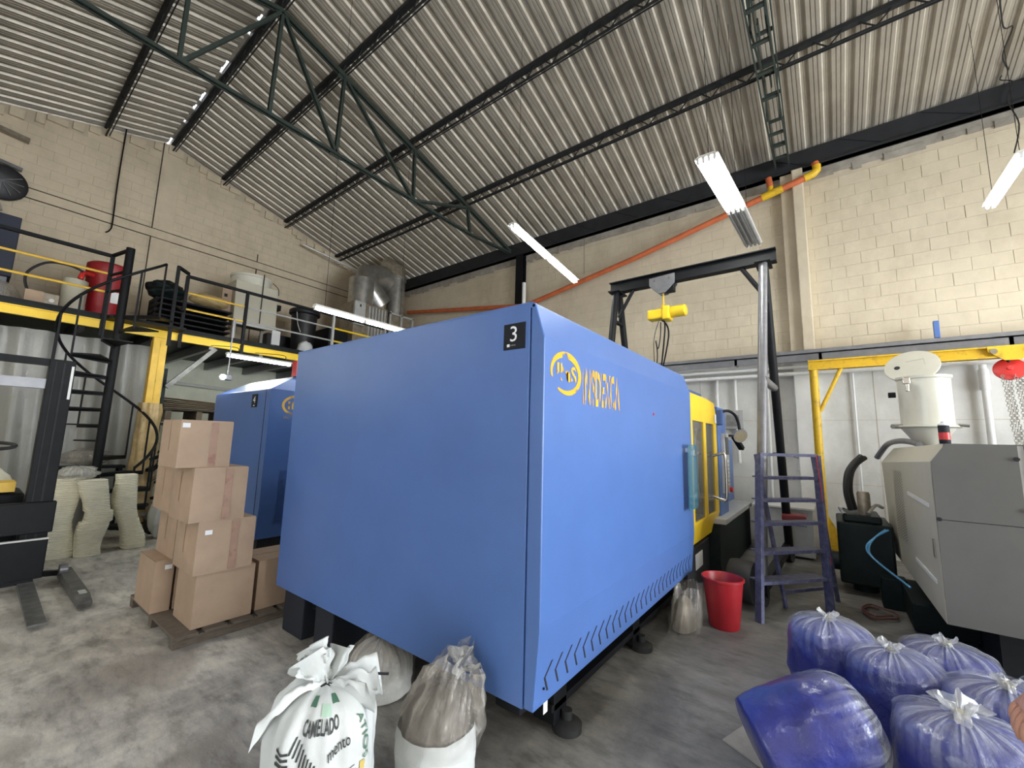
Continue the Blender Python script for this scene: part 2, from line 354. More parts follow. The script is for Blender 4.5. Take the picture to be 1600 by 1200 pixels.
def blockwork(parent, ax, plane, u0, u1, zr, skip, m, near):
    L, H, g = .40, .20, .003
    cells = []
    k = 0; z = zr[0]
    while z+H <= zr[1]+.001:
        u = u0-(L/2 if k % 2 else 0)
        while u < u1:
            a = max(u, u0); b_ = min(u+L, u1)
            if b_-a > .06 and not skip(a, b_, z, z+H): cells.append((a, b_, z))
            u += L
        z += H; k += 1
    cells.sort(key=lambda c: near(c))
    full = block_mesh('brick', L-g, H-g, ax, m).build('brick', m)
    me = full.data; bpy.data.objects.remove(full)
    rest = MB(); n = 0
    for a, b_, z in cells:
        if n < 300 and abs(b_-a-L) < .01:
            o = bpy.data.objects.new('brick', me); COL.objects.link(o)
            pr = random.uniform(0, .004)
            o.location = (plane-pr, a, z) if ax == 'x' else (a, plane-pr, z)
            attach(o, parent); n += 1
        else:
            q = block_mesh('b', b_-a-g, H-g, ax, m); pr = random.uniform(0, .004)
            off = V((plane-pr, a, z)) if ax == 'x' else V((a, plane-pr, z))
            rest.add([V(v)+off for v in q.v], q.f)
    if rest.v: tag(rest.build('brick_courses', m, parent), kind='stuff')
blockwork(wr, 'x', XR, -6.0, 12.28, (3.2, 6.40), lambda a,b,z0,z1: z1 > 6.35, M_wall, lambda c: (c[0]-0)**2+(c[2]-4)**2*1.0 if c[0] > -2.9 else 999)
b = MB(); random.seed(13); y = YF
b.box((XR-.018, YF, 6.30), (XR+.2, YG, 6.62))
while y < YG-.4:
    L = random.uniform(.1, .5); b.box((XR-.026-random.uniform(0, .012), y, 6.30-random.uniform(.0, .07)), (XR, y+L, 6.36)); y += L+random.uniform(0, .3)
b.build('concrete_cap', M_conc, wr)
# plaster panel joints low on the wall (fine recessed-looking raised seams)
b = MB()
for z in (1.05, 2.05): b.box((XR-.016, -6, z), (XR-.012, YG, z+.006))
for y in (-4.2, -2.6, -.62, 1.9, 4.4, 7): b.box((XR-.016, y, 0), (XR-.012, y+.006, 3.2))
b.build('plaster_seam', M_joint, wr)
# gable wall at the back
wb = sempty('wall_back', 'gable wall of cream painted blocks behind the mezzanine', 'wall')
MB().prism([(XL, YG, 0), (XR+.2, YG, 0), (XR+.2, YG, roofz(XR)-.08), (RX, YG, RZ-.1), (XL, YG, roofz(XL)-.1)], (0, .2, 0)).build('block_joint_bed', M_joint, wb)
blockwork(wb, 'y', YG, XL+.02, XR-.01, (3.4, 8.6), lambda a,b,z0,z1: z1 > min(roofz(a), roofz(b))-.14, M_wallback, lambda c: abs(c[0]-2.6)*1.0+abs(c[2]-5.6)*.9)
MB().box((XL, YG-.02, 0), (XR, YG, 3.4)).build('plaster_face', M_wall_tubelit, wb)
MB().box((XL, YG-.035, 6.08), (XR, YG, 6.27)).build('concrete_band', M_wallback, wb, bevel=.006)
MB().box((2.11, YG-.03, 3.4), (2.48, YG, 8.3)).build('concrete_column', M_wallback, wb, bevel=.006)
b = MB()
for z in (6.065, 6.272): b.box((XL, YG-.037, z), (XR, YG-.02, z+.016))
for a_, z0_, z1_ in ((2.095, 3.4, 6.06), (2.095, 6.29, 8.45), (4.35, 3.4, 6.06), (4.35, 5.9, 6.5)): b.box((a_, YG-.032, z0_), (a_+.018, YG-.01, z1_))
b.build('dark_joint', M_dkline, wb)
# raw block rubble edge under the roof sheets
b = MB(); random.seed(3)
x = XL+.3
while x < XR-.3:
    h = random.uniform(.03, .14); w = random.uniform(.1, .3)
    b.box((x, YG-.06, roofz(x+w/2)-.22-h), (x+w, YG, roofz(x+w/2)-.15)); x += w+random.uniform(.0, .15)
b.build('mortar_edge', M_wallback, wb)
# left wall with an unseen opening added at the fill lamp and front wall with big gate (behind the camera)
wl = sempty('wall_left', 'left eave wall of painted blocks', 'wall')
MB().box((XL-.2, YF, 0), (XL, -.6, 6.7)).box((XL-.2, 3.6, 0), (XL, YG+.2, 6.7)).box((XL-.2, -.6, 3.6), (XL, 3.6, 6.7)).build('block_face', M_wallback, wl)
wf = sempty('wall_front', 'front gable wall with the open gate behind the camera', 'wall')
MB().box((XL-.2, YF-.2, 0), (.6, YF, 6.8)).box((5.8, YF-.2, 0), (XR+.2, YF, 6.8)).box((.6, YF-.2, 3.9), (5.8, YF, 6.8)).prism([(XL-.2, YF-.2, 6.8), (XR+.2, YF-.2, 6.8), (RX, YF-.2, RZ)], (0, .2, 0)).build('block_face', M_wallback, wf)
# roof: corrugated sheets, each lying between ridge and eave
ce = sempty('ceiling', 'pitched roof of dirty corrugated metal sheets', 'roof')
PITCH = .27
def sheet_profile(w):
    """one sheet 0.81 m wide, three ribs: (u, depth towards the room)"""
    P = []
    for k in range(3):
        u = k*PITCH
        P += [(u, 0), (u+.016, -.045), (u+.056, -.045), (u+.062, -.033), (u+.070, -.033), (u+.076, -.045), (u+.110, -.045), (u+.116, -.033), (u+.124, -.033), (u+.130, -.045), (u+.168, -.045), (u+.188, 0), (u+.225, 0), (u+.23, -.008), (u+.236, 0)]
    P.append((3*PITCH+.02, 0)); return P
def sheet_mesh(sgn):
    prof = sheet_profile(.81); x0 = .03 if sgn > 0 else .10; x1 = (XR-RX)+.15 if sgn > 0 else (RX-XL)+.15
    vs = []; fs = []; n = len(prof); nx = 2; t = .0015
    for i in range(nx):
        x = x0+(x1-x0)*i/(nx-1)
        for (u, d) in prof: vs.append((sgn*x, u, -SL*x+d))
    for i in range(nx-1):
        for j in range(n-1): fs.append((i*n+j, i*n+j+1, (i+1)*n+j+1, (i+1)*n+j))
    me = bpy.data.meshes.new('roof_sheet'); me.from_pydata(vs, [], fs); me.update(); me.materials.append(M_roof); me.materials.append(M_rib_lit)
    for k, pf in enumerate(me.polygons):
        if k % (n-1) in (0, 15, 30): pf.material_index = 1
    return me
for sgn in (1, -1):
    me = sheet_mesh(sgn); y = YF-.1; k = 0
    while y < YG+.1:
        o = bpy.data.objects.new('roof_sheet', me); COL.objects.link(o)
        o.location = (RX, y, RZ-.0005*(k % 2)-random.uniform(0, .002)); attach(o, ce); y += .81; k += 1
# ridge cap leaving slits of daylight on both sides
MB().prism([(RX-.022, YF, RZ+.03), (RX, YF, RZ+.04), (RX+.30, YF, RZ-.02), (RX+.3, YF, RZ-.01), (RX, YF, RZ+.055), (RX-.022, YF, RZ+.045)], (0, 9.2, 0)).build('ridge_cap', M_roof, ce)
MB().prism([(RX-.045, YF+9.2, RZ+.01), (RX, YF+9.2, RZ+.02), (RX+.3, YF+9.2, RZ-.02), (RX+.3, YF+9.2, RZ-.01), (RX, YF+9.2, RZ+.04), (RX-.045, YF+9.2, RZ+.02)], (0, 11.4, 0)).build('ridge_cap', M_roof, ce)
random.seed(21); y = YF+9.2
while y < YG-.3:
    L = random.uniform(.15, .9); MB().box((RX-.13, y, RZ-.04), (RX-.03, y+L, RZ-.015)).build('ridge_filler', M_conc, ce); y += L+random.uniform(.06, .55)
# eave beam: black deep beam along the top of the right wall
eb = thing('eave_beam', (XR-.1, 2, 6.45), 'black steel beam running along the top of the right block wall', 'beam')
MB().box((XR-.16, YF, 6.45), (XR-.05, YG, 6.80)).build('web_plate', M_eave, eb, origin=(XR-.1, 2, 6.45))
MB().box((XR-.2, YF, 6.45), (XR-.03, YG, 6.47)).build('flange', M_eave, eb, origin=(XR-.1, 2, 6.45))
b = MB()
for y in range(-6, 12): b.tube([(XR-.17, y, 6.48), (XR-.17, y+.55, 6.78)], .006, 5)
b.build('bracing_rod', M_purlin, eb)
# columns (pilasters)
def pilaster(y0, y1, label, d=.22, zt=6.45):
    p = sempty('trim_1' if y0 < 1 else 'trim_2', label, 'column', (XR, y0, 0))
    MB().box((XR-d*.55, y0+.14, 3.2), (XR, y1+.02, zt)).build('column_step', M_wall, p, bevel=.012)
    MB().box((XR-d, y0, 3.2), (XR, y0+.16, zt)).build('column_face', M_wall, p, bevel=.015)
    MB().box((XR-d, y0-.01, 0), (XR, y1, 3.2)).build('column_base', M_wallow, p, bevel=.012)
pilaster(.08, .40, 'cream plastered wall column at right behind the tall gantry leg')
p = sempty('trim_2', 'dark steel column under the end of the green roof truss', 'column', (XR, 6.2, 0))
MB().box((XR-.18, 6.10, 0), (XR-.165, 6.32, 6.45)).box((XR-.03, 6.10, 0), (XR, 6.32, 6.45)).box((XR-.17, 6.20, 0), (XR-.02, 6.22, 6.45)).build('column_face', M_black, p)

# ---------- purlins: open web joists running the length of the roof
def purlin(x, label, dz=.30):
    z1 = roofz(x)-.05; z0 = z1-.22
    t = thing('roof_purlin', (x, 2, z0), label, 'roof beam', 'open web roof purlins')
    MB().box((x-.045, YF, z1-.06), (x+.045, YG, z1)).build('top_chord', M_purlin, t)
    MB().bar((x, YF, z0), (x, YG, z0), .026).bar((x+.05, YF, z0+.004), (x+.05, YG, z0+.004), .016).build('bottom_chord', M_purlin, t)
    b = MB(); y = YF
    while y < YG-.35:
        b.bar((x, y, z1-.05), (x, y+.17, z0), .015); b.bar((x, y+.17, z0), (x, y+.34, z1-.05), .015); y += .5
    tag(b.build('web_rods', M_purlin, t), kind='stuff')
purlin(1.13, 'dark roof purlin just left of the ridge')
purlin(2.27, 'dark ridge purlin with daylight slits along it')
purlin(3.36, 'dark roof purlin first right of the ridge')
purlin(4.98, 'dark roof purlin second right of the ridge')
purlin(6.60, 'dark roof purlin nearest the right eave wall')
purlin(-.6, 'dark roof purlin far left of the ridge')
# ---------- trusses
def truss(y, label, gp=.035):
    t = thing('roof_truss', (5, y, 6.42), label, 'roof truss', 'green steel roof trusses'); g = M_truss
    zt = lambda x: roofz(x)-.36
    def dbl(p, q, w, name, gap=gp):
        b = MB()
        for s in (-1, 1): b.bar(V(p)+V((0, s*gap, 0)), V(q)+V((0, s*gap, 0)), .018, w)
        n = int((V(q)-V(p)).length/.5)+1
        for i in range(1, n): b.bar(V(p).lerp(V(q), i/n)-V((0, gap+.01, 0)), V(p).lerp(V(q), i/n)+V((0, gap+.01, 0)), .05, .03)
        return b.build(name, g, t)
    dbl((RX, y, zt(RX)), (XR-.22, y, 6.60), .075, 'top_chord'); dbl((RX, y, zt(RX)), (XL+.1, y, zt(XL)), .06, 'top_chord')
    B = [(-2.9, 6.42), (-1.3, 6.42), (0, 6.42), (1.13, 6.42), (2.24, 6.42), (3.32, 6.42), (5.02, 6.42), (6.72, 6.45)]
    dbl((-3.2, y, 6.42), (6.72, y, 6.42), .05, 'bottom_chord'); dbl((6.72, y, 6.42), (XR-.22, y, 6.56), .05, 'bottom_chord')
    T = [(-1.3, 0), (0, 0), (1.13, 0), (2.27, 0), (3.36, 0), (4.98, 0), (6.6, 0)]
    def web(a, c, s=.022): 
        b = MB()
        for k in (-1, 1): b.bar((a[0], y+k*gp*.8, a[1]), (c[0], y+k*gp*.8, c[1]), .02, .045)
        return b.build('web_member', g, t)
    for (tx, bx) in ((1.13, 1.13), (2.27, 2.24), (3.36, 3.32), (4.98, 5.02), (6.6, 6.72), (0, 0), (-1.3, -1.3)): web((tx, zt(tx)), (bx, 6.43))
    web((2.27, zt(2.27)), (3.32, 6.43)); web((3.36, zt(3.36)), (5.0, 6.43)); web((5.05, 6.43), (6.6, zt(6.6)))
    web((2.27, zt(2.27)), (1.16, 6.43)); web((1.13, zt(1.13)), (0.02, 6.43)); web((0, zt(0)), (-1.3, 6.43))
    # gussets
    for (x, z) in ((2.27, zt(2.27)), (3.34, zt(3.36)), (4.99, zt(4.98)), (6.62, zt(6.6)), (3.32, 6.43), (5.02, 6.43)):
        MB().prism([(x-.11, y-.008, z-.07), (x+.11, y-.008, z-.07), (x+.08, y-.008, z+.05), (x-.08, y-.008, z+.05)], (0, .016, 0)).build('gusset_plate', g, t)
truss(6.5, 'green steel roof truss in full view across the back half of the roof')
truss(.36, 'dark green steel roof truss seen edge-on above the gantry crane', .10)

# ---------- fluorescent fixtures
def fixture(x0, x1, y, z, tubes, label, m=M_tube, split=1, chains=True, dy=.0, group=None, name='fluorescent_light'):
    t = thing(name, ((x0+x1)/2, y, z), label, 'light', group)
    L = (x1-x0)/split
    for k in range(split):
        a = x0+k*L+.01; c = x0+(k+1)*L-.01
        wd = .045*tubes/2+.03
        ya = y+dy*(a-x0)/(x1-x0); yc = y+dy*(c-x0)/(x1-x0)
        MB().prism([(a, ya-wd, z+.055), (a, ya-wd*.6, z+.08), (a, ya+wd*.6, z+.08), (a, ya+wd, z+.055), (a, ya+wd*.9, z+.05), (a, ya-wd*.9, z+.05)], (c-a, yc-ya, 0)).build('housing', M_white, t)
        for j in range(tubes):
            o = (j-(tubes-1)/2)*.055
            MB().tube([(a+.03, ya+o, z+.022), (c-.03, yc+o, z+.022)], .017, 8).build('lamp_tube', m, t, smooth=True)
            for q, yy in ((a+.015, ya), (c-.015, yc)): MB().box((q-.015, yy+o-.012, z), (q+.015, yy+o+.012, z+.055)).build('tube_holder', M_white, t)
    if chains:
        for xx in (x0+.15, x1-.15):
            zt = roofz(xx)-.085; MB().tube([(xx, y, z+.08), (xx, y, zt)], .003, 4).build('chain', M_black, t)
    return t
fixture(4.37, 6.75, 3.42, 4.6, 2, 'hanging fluorescent fixture above the big blue machine, two tubes long', split=2, dy=.25)
fixture(4.42, 5.70, .86, 4.6, 4, 'hanging four-tube fluorescent fixture above the gantry crane', dy=-.08)
fixture(5.70, 6.95, .78, 4.6, 4, 'unlit four-tube fixture hanging in line beyond the lit one over the gantry crane', m=M_grey, dy=-.05)
fixture(6.18, 7.40, -1.78, 4.6, 2, 'hanging fluorescent fixture at the right edge against the block wall')
fixture(2.55, 4.05, 5.2, 3.2, 1, 'bare fluorescent tube above the back edge of the big blue machine', split=2)
# front fixtures of the same rows outside the frame, plus two added fill lamps
fixture(-1.6, .8, -1.6, 4.6, 2, 'hanging fluorescent fixture outside the frame, front left', split=2)
fixture(1.4, 3.8, -3.6, 4.6, 2, 'hanging fluorescent fixture outside the frame, front middle', split=2)
fixture(5.4, 7.8, -4.6, 4.6, 2, 'hanging fluorescent fixture outside the frame, front right', split=2)
fixture(-2.6, -.4, 5.9, 3.9, 2, 'unseen fluorescent fixture hung low to brighten the foam, left side', split=2)  # unseen, set lower and closer to brighten the foam stacks and boxes
fixture(-1.7, -.5, 7.7, 2.95, 1, 'added fill tube outside the frame under the left end of the mezzanine', m=M_tube_low)  # unseen fill lamp added for the curtain and foam stacks
# ================================================================== MACHINES
def ring(mb, c, a, b, w, ax, ang0=0, ang1=360, n=48, taper=None):
    """flat elliptic band on plane y=c[1]"""
    P = []
    for i in range(n+1):
        t = math.radians(ang0+(ang1-ang0)*i/n); ww = w*(taper(i/n) if taper else 1)
        for s in (-.5, .5):
            P.append((c[0]+(a+s*ww)*math.cos(t), c[1], c[2]+(b+s*ww)*math.sin(t)))
    mb.add(P, [(2*i, 2*i+1, 2*i+3, 2*i+2) for i in range(n)])
# ---------- machine three
X0, X1, YA, YB = 1.75, 4.58, 1.131, 3.762
m3 = thing('injection_molding_machine', (3.0, 2.4, 0), 'big blue injection molding machine number 3 in the middle of the hall, yellow safety door', 'machine', 'blue injection molding machines')
prof = [(1.19, 2.318), (YA, 2.134), (YA, .72), (1.162, .351), (1.20, .351), (1.20, .40)]
# side panel, one folded sheet
sp = MB()
pts = [(1.19, 2.318), (YA, 2.134), (YA, .72), (1.162, .351), (1.215, .351), (1.215, 2.33)]
sp.prism([(X0, y, z) for y, z in pts], (X1-X0, 0, 0)).build('side_panel', M_blue, m3, bevel=.006)
MB().box((X0-.002, 1.222, .345), (X0+.03, YB, 2.326)).build('end_panel', M_blue, m3, bevel=.004)
MB().box((X0+.012, 1.212, .36), (X0+.05, YB-.02, 2.31)).box((X0+.03, 1.2, .40), (X1-.02, YB-.03, 2.30)).build('inner_shell', M_blue_dark, m3)
MB().prism([(X0, 1.19, 2.318), (X0, 1.215, 2.335), (X0, YB, 2.335), (X0, YB, 2.30), (X0, 1.19, 2.30)], (X1-X0, 0, 0)).build('top_panel', M_blue, m3, bevel=.003)
MB().box((X0+.03, YB-.03, .36), (X1, YB, 2.32)).build('side_panel', M_blue, m3)
MB().lathe([(.006, 0), (.006, .003)], (X0+.075, 1.152, .43), 10, (0, -1, 0)).build('bolt_hole', M_black, m3)
# chevron louvre slots along the folded skirt
def skirt(z):
    return YA if z > .72 else YA+(1.162-YA)*(.72-z)/(.72-.351)
sl = MB(); L0 = [(.055, .535), (-.005, .475), (.03, .405)]
w = .013
def slot_pts(off): return [(u+off, z) for u, z in L0]
vs = []; 
for (u, z) in L0:
    for s in (-1, 1):
        for d in (.0015, -.004): vs.append((u+s*w/2, skirt(z)-YA-d, z))
fs = []
for i in range(2):
    a = i*4; c = a+4
    fs += [(a, a+2, c+2, c), (a+1, c+1, c+3, a+3), (a, c, c+1, a+1), (a+2, a+3, c+3, c+2)]
fs += [(0, 1, 3, 2), (8, 10, 11, 9)]
me = bpy.data.meshes.new('vent_slot'); me.from_pydata(vs, [], fs); me.materials.append(M_eave)
for i in range(27):
    o = bpy.data.objects.new('vent_slot', me); COL.objects.link(o); o.location = (1.835+i*.099, YA-.0005, 0); attach(o, m3)
# number plate
pl = MB().box((X0-.006, 1.25, 2.085), (X0-.002, 1.395, 2.229)).build('number_plate', M_plate, m3, bevel=.001)
tag(pl, 'black square plate with a white number 3')
text('number', '3', M_num, pl, (X0-.0075, 1.348, 2.128), (0, -1, 0), (0, 0, 1), .045, .085)
MB().box((X0-.0075, 1.352, 2.100), (X0-.006, 1.370, 2.116)).build('emblem', M_num, pl, bevel=.002)
text('small_print', 'insdexca', M_lgrey, pl, (X0-.0075, 1.348, 2.104), (0, -1, 0), (0, 0, 1), .038, .009)
# worn emblem and word
b = MB(); ring(b, (1.975, YA-.0015, 1.968), .155, .105, .026, None, -125, 200, 60, lambda t: .45+1.0*math.sin(PI*t)**.7)
lg = b.build('emblem_ring', M_logo, m3)
text('emblem_letters', 'IMS', M_logo3, lg, (1.875, YA-.0015, 1.925), (1, 0, 0), (0, 0, 1), .215, .095, bold=.02)
text('word_print', 'INSDEXCA', M_word, m3, (2.165, YA-.0015, 1.815), (1, 0, 0), (0, 0, 1), .545, .225, bold=.03)
MB().lathe([(.012, 0), (.012, .006)], (3.41, YA, 1.84), 10, (0, -1, 0)).build('red_bolt', M_redp, m3)
# see-through side guard clipped near the end of the cover
gp = MB().box((4.22, YA-.055, .98), (4.55, YA-.048, 1.60)).build('side_guard', M_bluglass, m3); tag(gp, 'blue-green see-through plastic guard')
MB().box((4.30, YA-.05, 1.52), (4.38, YA, 1.57)).box((4.40, YA-.07, 1.49), (4.44, YA-.01, 1.55)).build('clip', M_chrome, gp, bevel=.005)
# base frame with levelling feet
fr = MB()
fr.box((X0+.12, 1.32, .22), (8.0, 1.48, .345)).box((2.15, 1.30, .11), (4.6, 1.36, .15))
fr.box((X0+.12, 3.30, .22), (4.56, 3.46, .345))
for x in (2.22, 3.40, 4.5): fr.box((x-.05, 1.30, .04), (x+.09, 1.44, .24)).box((x-.05, 3.3, .04), (x+.09, 3.44, .24))
fr.build('base_frame', M_black, m3, bevel=.005)
for x in (2.26, 3.44):
    for y in (1.27, 3.42):
        MB().lathe([(.085, 0), (.085, .035), (.06, .05), (.03, .055), (.03, .10)], (x, y, 0), 20).build('levelling_foot', M_rubber, m3, smooth=True)
MB().box((2.06, 1.3, .15), (2.10, 1.303, .35)).build('white_label', M_paper, m3)
MB().box((1.80, 3.38, 0), (2.10, 3.70, .345)).build('leg', M_dark, m3, bevel=.01)
MB().box((1.80, 2.95, 0), (2.10, 3.20, .345)).build('leg', M_dark, m3, bevel=.01)
MB().box((X0+.14, 1.5, .30), (4.5, 3.3, .345)).build('drip_tray', M_black, m3)
# yellow safety door
YD = 1.14; DX0, DX1 = 4.60, 5.86
dr = MB()
dprof = [(1.24, 2.20), (YD+.02, 2.14), (YD, 1.98), (YD, .78), (YD+.05, .56), (YD+.12, .50)]
def dy(z):
    for (ya, za), (yb, zb) in zip(dprof, dprof[1:]):
        if zb <= z <= za: return ya+(yb-ya)*(za-z)/(za-zb)
    return dprof[-1][0]
def dpan(mb, xa, xb, za, zb, t=.03):
    zs = sorted({za, zb}|{z for _, z in dprof if za < z < zb})
    P = []
    for z in zs:
        y = dy(z); P += [(xa, y, z), (xb, y, z), (xb, y+t, z), (xa, y+t, z)]
    n = len(zs); F = [(0, 3, 2, 1), tuple((n-1)*4+i for i in range(4))]
    for i in range(n-1):
        for j in range(4): F.append((i*4+j, i*4+(j+1)%4, (i+1)*4+(j+1)%4, (i+1)*4+j))
    mb.add(P, F)
dpan(dr, DX0, DX1, 1.86, 2.20); dpan(dr, DX0, DX1, .50, .80); dpan(dr, DX0, DX0+.08, .80, 1.86); dpan(dr, 5.16, 5.28, .80, 1.86); dpan(dr, 5.70, DX1, .80, 1.86)
d = dr.build('safety_door', M_yel, m3); tag(d, 'yellow sliding safety door with two windows')
MB().box((DX0+.08, YD+.012, .80), (5.16, YD+.017, 1.86)).build('window_pane', M_doorglass, d)
MB().box((5.28, YD+.012, .80), (5.70, YD+.017, 1.86)).build('window_pane', M_doorglass, d)
b = MB(); pts = []
for a, z in ((0, 1.56), (.6, 1.60), (1, 1.60)): pts.append((5.50, YD-.10*a, z-0))
pts = [(5.58, YD, 1.47), (5.58, YD-.10, 1.50), (5.58, YD-.14, 1.46), (5.58, YD-.14, 1.00), (5.58, YD-.10, .96), (5.58, YD, .99)]
b.tube(pts, .016, 10).build('door_handle', M_chrome, d, smooth=True)
# parts seen through the door windows
b = MB(); b.box((4.7, 1.5, .7), (4.95, 2.25, 2.0)); b.build('mold_platen', M_lgrey, m3, bevel=.02); MB().box((5.45, 1.5, .7), (5.7, 2.25, 2.0)).build('mold_platen', M_lgrey, m3, bevel=.02)
b = MB()
for y, z in ((1.62, 1.0), (1.62, 1.7), (2.12, 1.0), (2.12, 1.7)): MB().tube([(4.6, y, z), (6.0, y, z)], .05, 12).build('tie_bar', M_chrome, m3, smooth=True)
b = MB(); b.tube([(5.2, 1.4, 1.9), (5.25, 1.3, 1.5), (5.5, 1.35, 1.3), (5.6, 1.3, .9)], .022, 8).tube([(4.8, 1.4, 1.2), (5.1, 1.3, 1.15), (5.4, 1.35, 1.2)], .02, 8)
b.build('hose', M_lgrey, m3, smooth=True)
MB().prism([(5.30, 1.3, 1.80), (5.36, 1.3, 1.80), (5.44, 1.3, 1.68), (5.52, 1.3, 1.80), (5.58, 1.3, 1.80), (5.44, 1.3, 1.58)], (0, .02, 0)).build('white_bracket', M_white, m3)
MB().box((4.6, 2.38, .4), (6.0, 2.42, 2.15)).build('rear_door', M_yel, m3)
# control column
MB().box((5.86, 1.20, .52), (6.05, 1.45, 2.12)).build('column_edge', M_black, m3)
MB().box((5.90, 1.13, .55), (6.42, 1.42, 2.10)).build('control_column', M_blue, m3, bevel=.01)
MB().box((4.9, 1.6, 2.15), (7.2, 2.4, 2.42)).build('rear_cover', M_blue, m3, bevel=.02)
cp = MB().box((6.05, 1.085, .98), (6.34, 1.135, 1.76)).build('control_panel', M_lgrey, m3, bevel=.008)
MB().box((6.10, 1.079, 1.48), (6.29, 1.086, 1.71)).build('screen', M_screen, cp)
b = MB()
for i in range(4):
    for j in range(7): b.box((6.10+i*.05, 1.080, 1.08+j*.05), (6.13+i*.05, 1.086, 1.105+j*.05))
b.build('key_pad', M_white, cp)
MB().lathe([(.03, 0), (.034, .015), (.034, .035)], (6.30, 1.085, 1.02), 14, (0, -1, 0)).build('stop_button', M_redp, cp, smooth=True)
MB().box((5.74, 1.128, 1.88), (5.82, 1.134, 1.99)).build('warning_label', M_paper, d)
# swivel working lamp on the column
lm = MB().box((5.88, 1.07, 1.86), (5.96, 1.16, 2.06)).build('work_lamp', M_blue_dark, m3, bevel=.015); tag(lm, 'round work lamp on a bent black arm')
MB().tube([(5.93, 1.10, 2.03), (6.02, 1.02, 2.05), (6.12, .96, 2.0), (6.16, .93, 1.90), (6.16, .92, 1.80)], .018, 10).build('lamp_arm', M_black, lm, smooth=True)
MB().lathe([(.005, -.06), (.04, -.05), (.06, -.01), (.085, .02), (.09, .035)], (6.10, .92, 1.74), 24, (-.7, -.55, -.35)).build('lamp_hood', M_blue, lm, smooth=True)
MB().lathe([(.086, 0), (.086, .004)], (6.10-.7*.034/.96, .92-.55*.034/.96, 1.74-.35*.034/.96), 24, (-.7, -.55, -.35)).build('lamp_face', M_brass, lm)
# injection unit and bed
MB().box((5.64, 1.03, .66), (7.75, 2.4, .72)).build('bed_plate', M_lgrey, m3, bevel=.006)
MB().box((5.62, 1.10, .02), (8.0, 2.4, .66)).build('bed_body', M_dgreen, m3, bevel=.01)
MB().box((4.66, 1.22, .02), (5.62, 2.4, .50)).build('bed_body', M_eave, m3, bevel=.01)
MB().box((4.95, 1.214, .26), (5.25, 1.221, .42)).build('paper_label', M_paper, m3)
iu = MB().prism([(6.62, 1.30, .72), (6.62, 1.30, 1.62), (6.72, 1.30, 1.70), (7.9, 1.30, 1.70), (7.9, 1.30, .72)], (0, 1.0, 0)).build('injection_unit', M_blue, m3, bevel=.02)
ring(b := MB(), (7.5, 1.297, 1.45), .1, .07, .02, None); b.build('emblem_ring', M_logo, iu)
MB().bar((6.42, 1.15, 1.74), (6.95, 1.05, 1.74), .05, .03).bar((6.75, 1.08, 1.73), (6.95, 1.02, 1.56), .07, .05).build('swing_arm', M_black, iu)
# ---------- machine four
m4 = thing('injection_molding_machine', (3.2, 6.4, 0), 'smaller blue injection molding machine number 4 standing behind the cardboard boxes', 'machine', 'blue injection molding machines')
A0, ya, yb = 2.24, 5.43, 7.27
z1, z2 = 2.15, 2.36; off = .35
vs = [(A0, ya+.03, .35), (A0, yb, .35), (A0, yb, z1), (A0, ya, z1), (A0, ya, .75),
      (A0+off, ya+.12, z2), (A0+off, yb-.25, z2), (5.2, ya+.03, .35), (5.2, yb, .35), (5.2, yb, z1), (5.2, ya, z1), (5.2, ya, .75), (5.2, ya+.12, z2), (5.2, yb-.25, z2)]
MB().add(vs, [(0,1,2,3,4), (3,2,6,5), (0,4,11,7), (4,3,10,11), (3,5,12,10), (5,6,13,12), (6,2,9,13), (2,1,8,9), (0,7,8,1), (7,11,10,12,13,9,8)]).build('machine_cover', M_blue, m4, bevel=.006)
MB().box((A0-.003, ya+.12, .37), (A0, ya+.127, z1-.02)).build('panel_seam', M_eave, m4)
MB().box((A0+.2, ya-.004, .55), (A0+1.2, ya, 1.15)).build('access_panel', M_blue_dark, m4)
MB().box((A0+.1, ya+.2, 0), (5.2, yb-.2, .35)).build('base_frame', M_eave, m4)
p4 = MB().box((A0-.006, ya+.36, 1.93), (A0-.002, ya+.52, 2.10)).build('number_plate', M_plate, m4); tag(p4, 'black plate with a white number 4')
text('number', '4', M_num, p4, (A0-.0075, ya+.475, 1.985), (0, -1, 0), (0, 0, 1), .07, .085)
MB().box((A0-.0075, ya+.42, 1.945), (A0-.006, ya+.46, 1.96)).build('emblem', M_num, p4)
M_logo2 = worn('faded_yellow_logo_print', (.75, .47, .08), (9, 9, 9), .30, .5)
ring(b := MB(), (A0+.34, ya-.002, 1.96), .18, .12, .03, None, 0, 360); e4 = b.build('emblem_ring', M_logo2, m4)
text('emblem_letters', 'IMS', M_logo2, e4, (A0+.22, ya-.002, 1.91), (1, 0, 0), (0, 0, 1), .25, .10, bold=.02)
text('word_print', 'INSDEXCA', M_logo2, m4, (A0+.18, ya-.002, 1.79), (1, 0, 0), (0, 0, 1), .32, .03)
MB().box((2.72, 5.60, 2.352), (2.95, 5.9, 2.52)).build('control_box', M_tin, m4)
MB().box((2.55, 5.50, 2.352), (2.72, 5.62, 2.56)).build('indicator_stack', M_redp, m4)

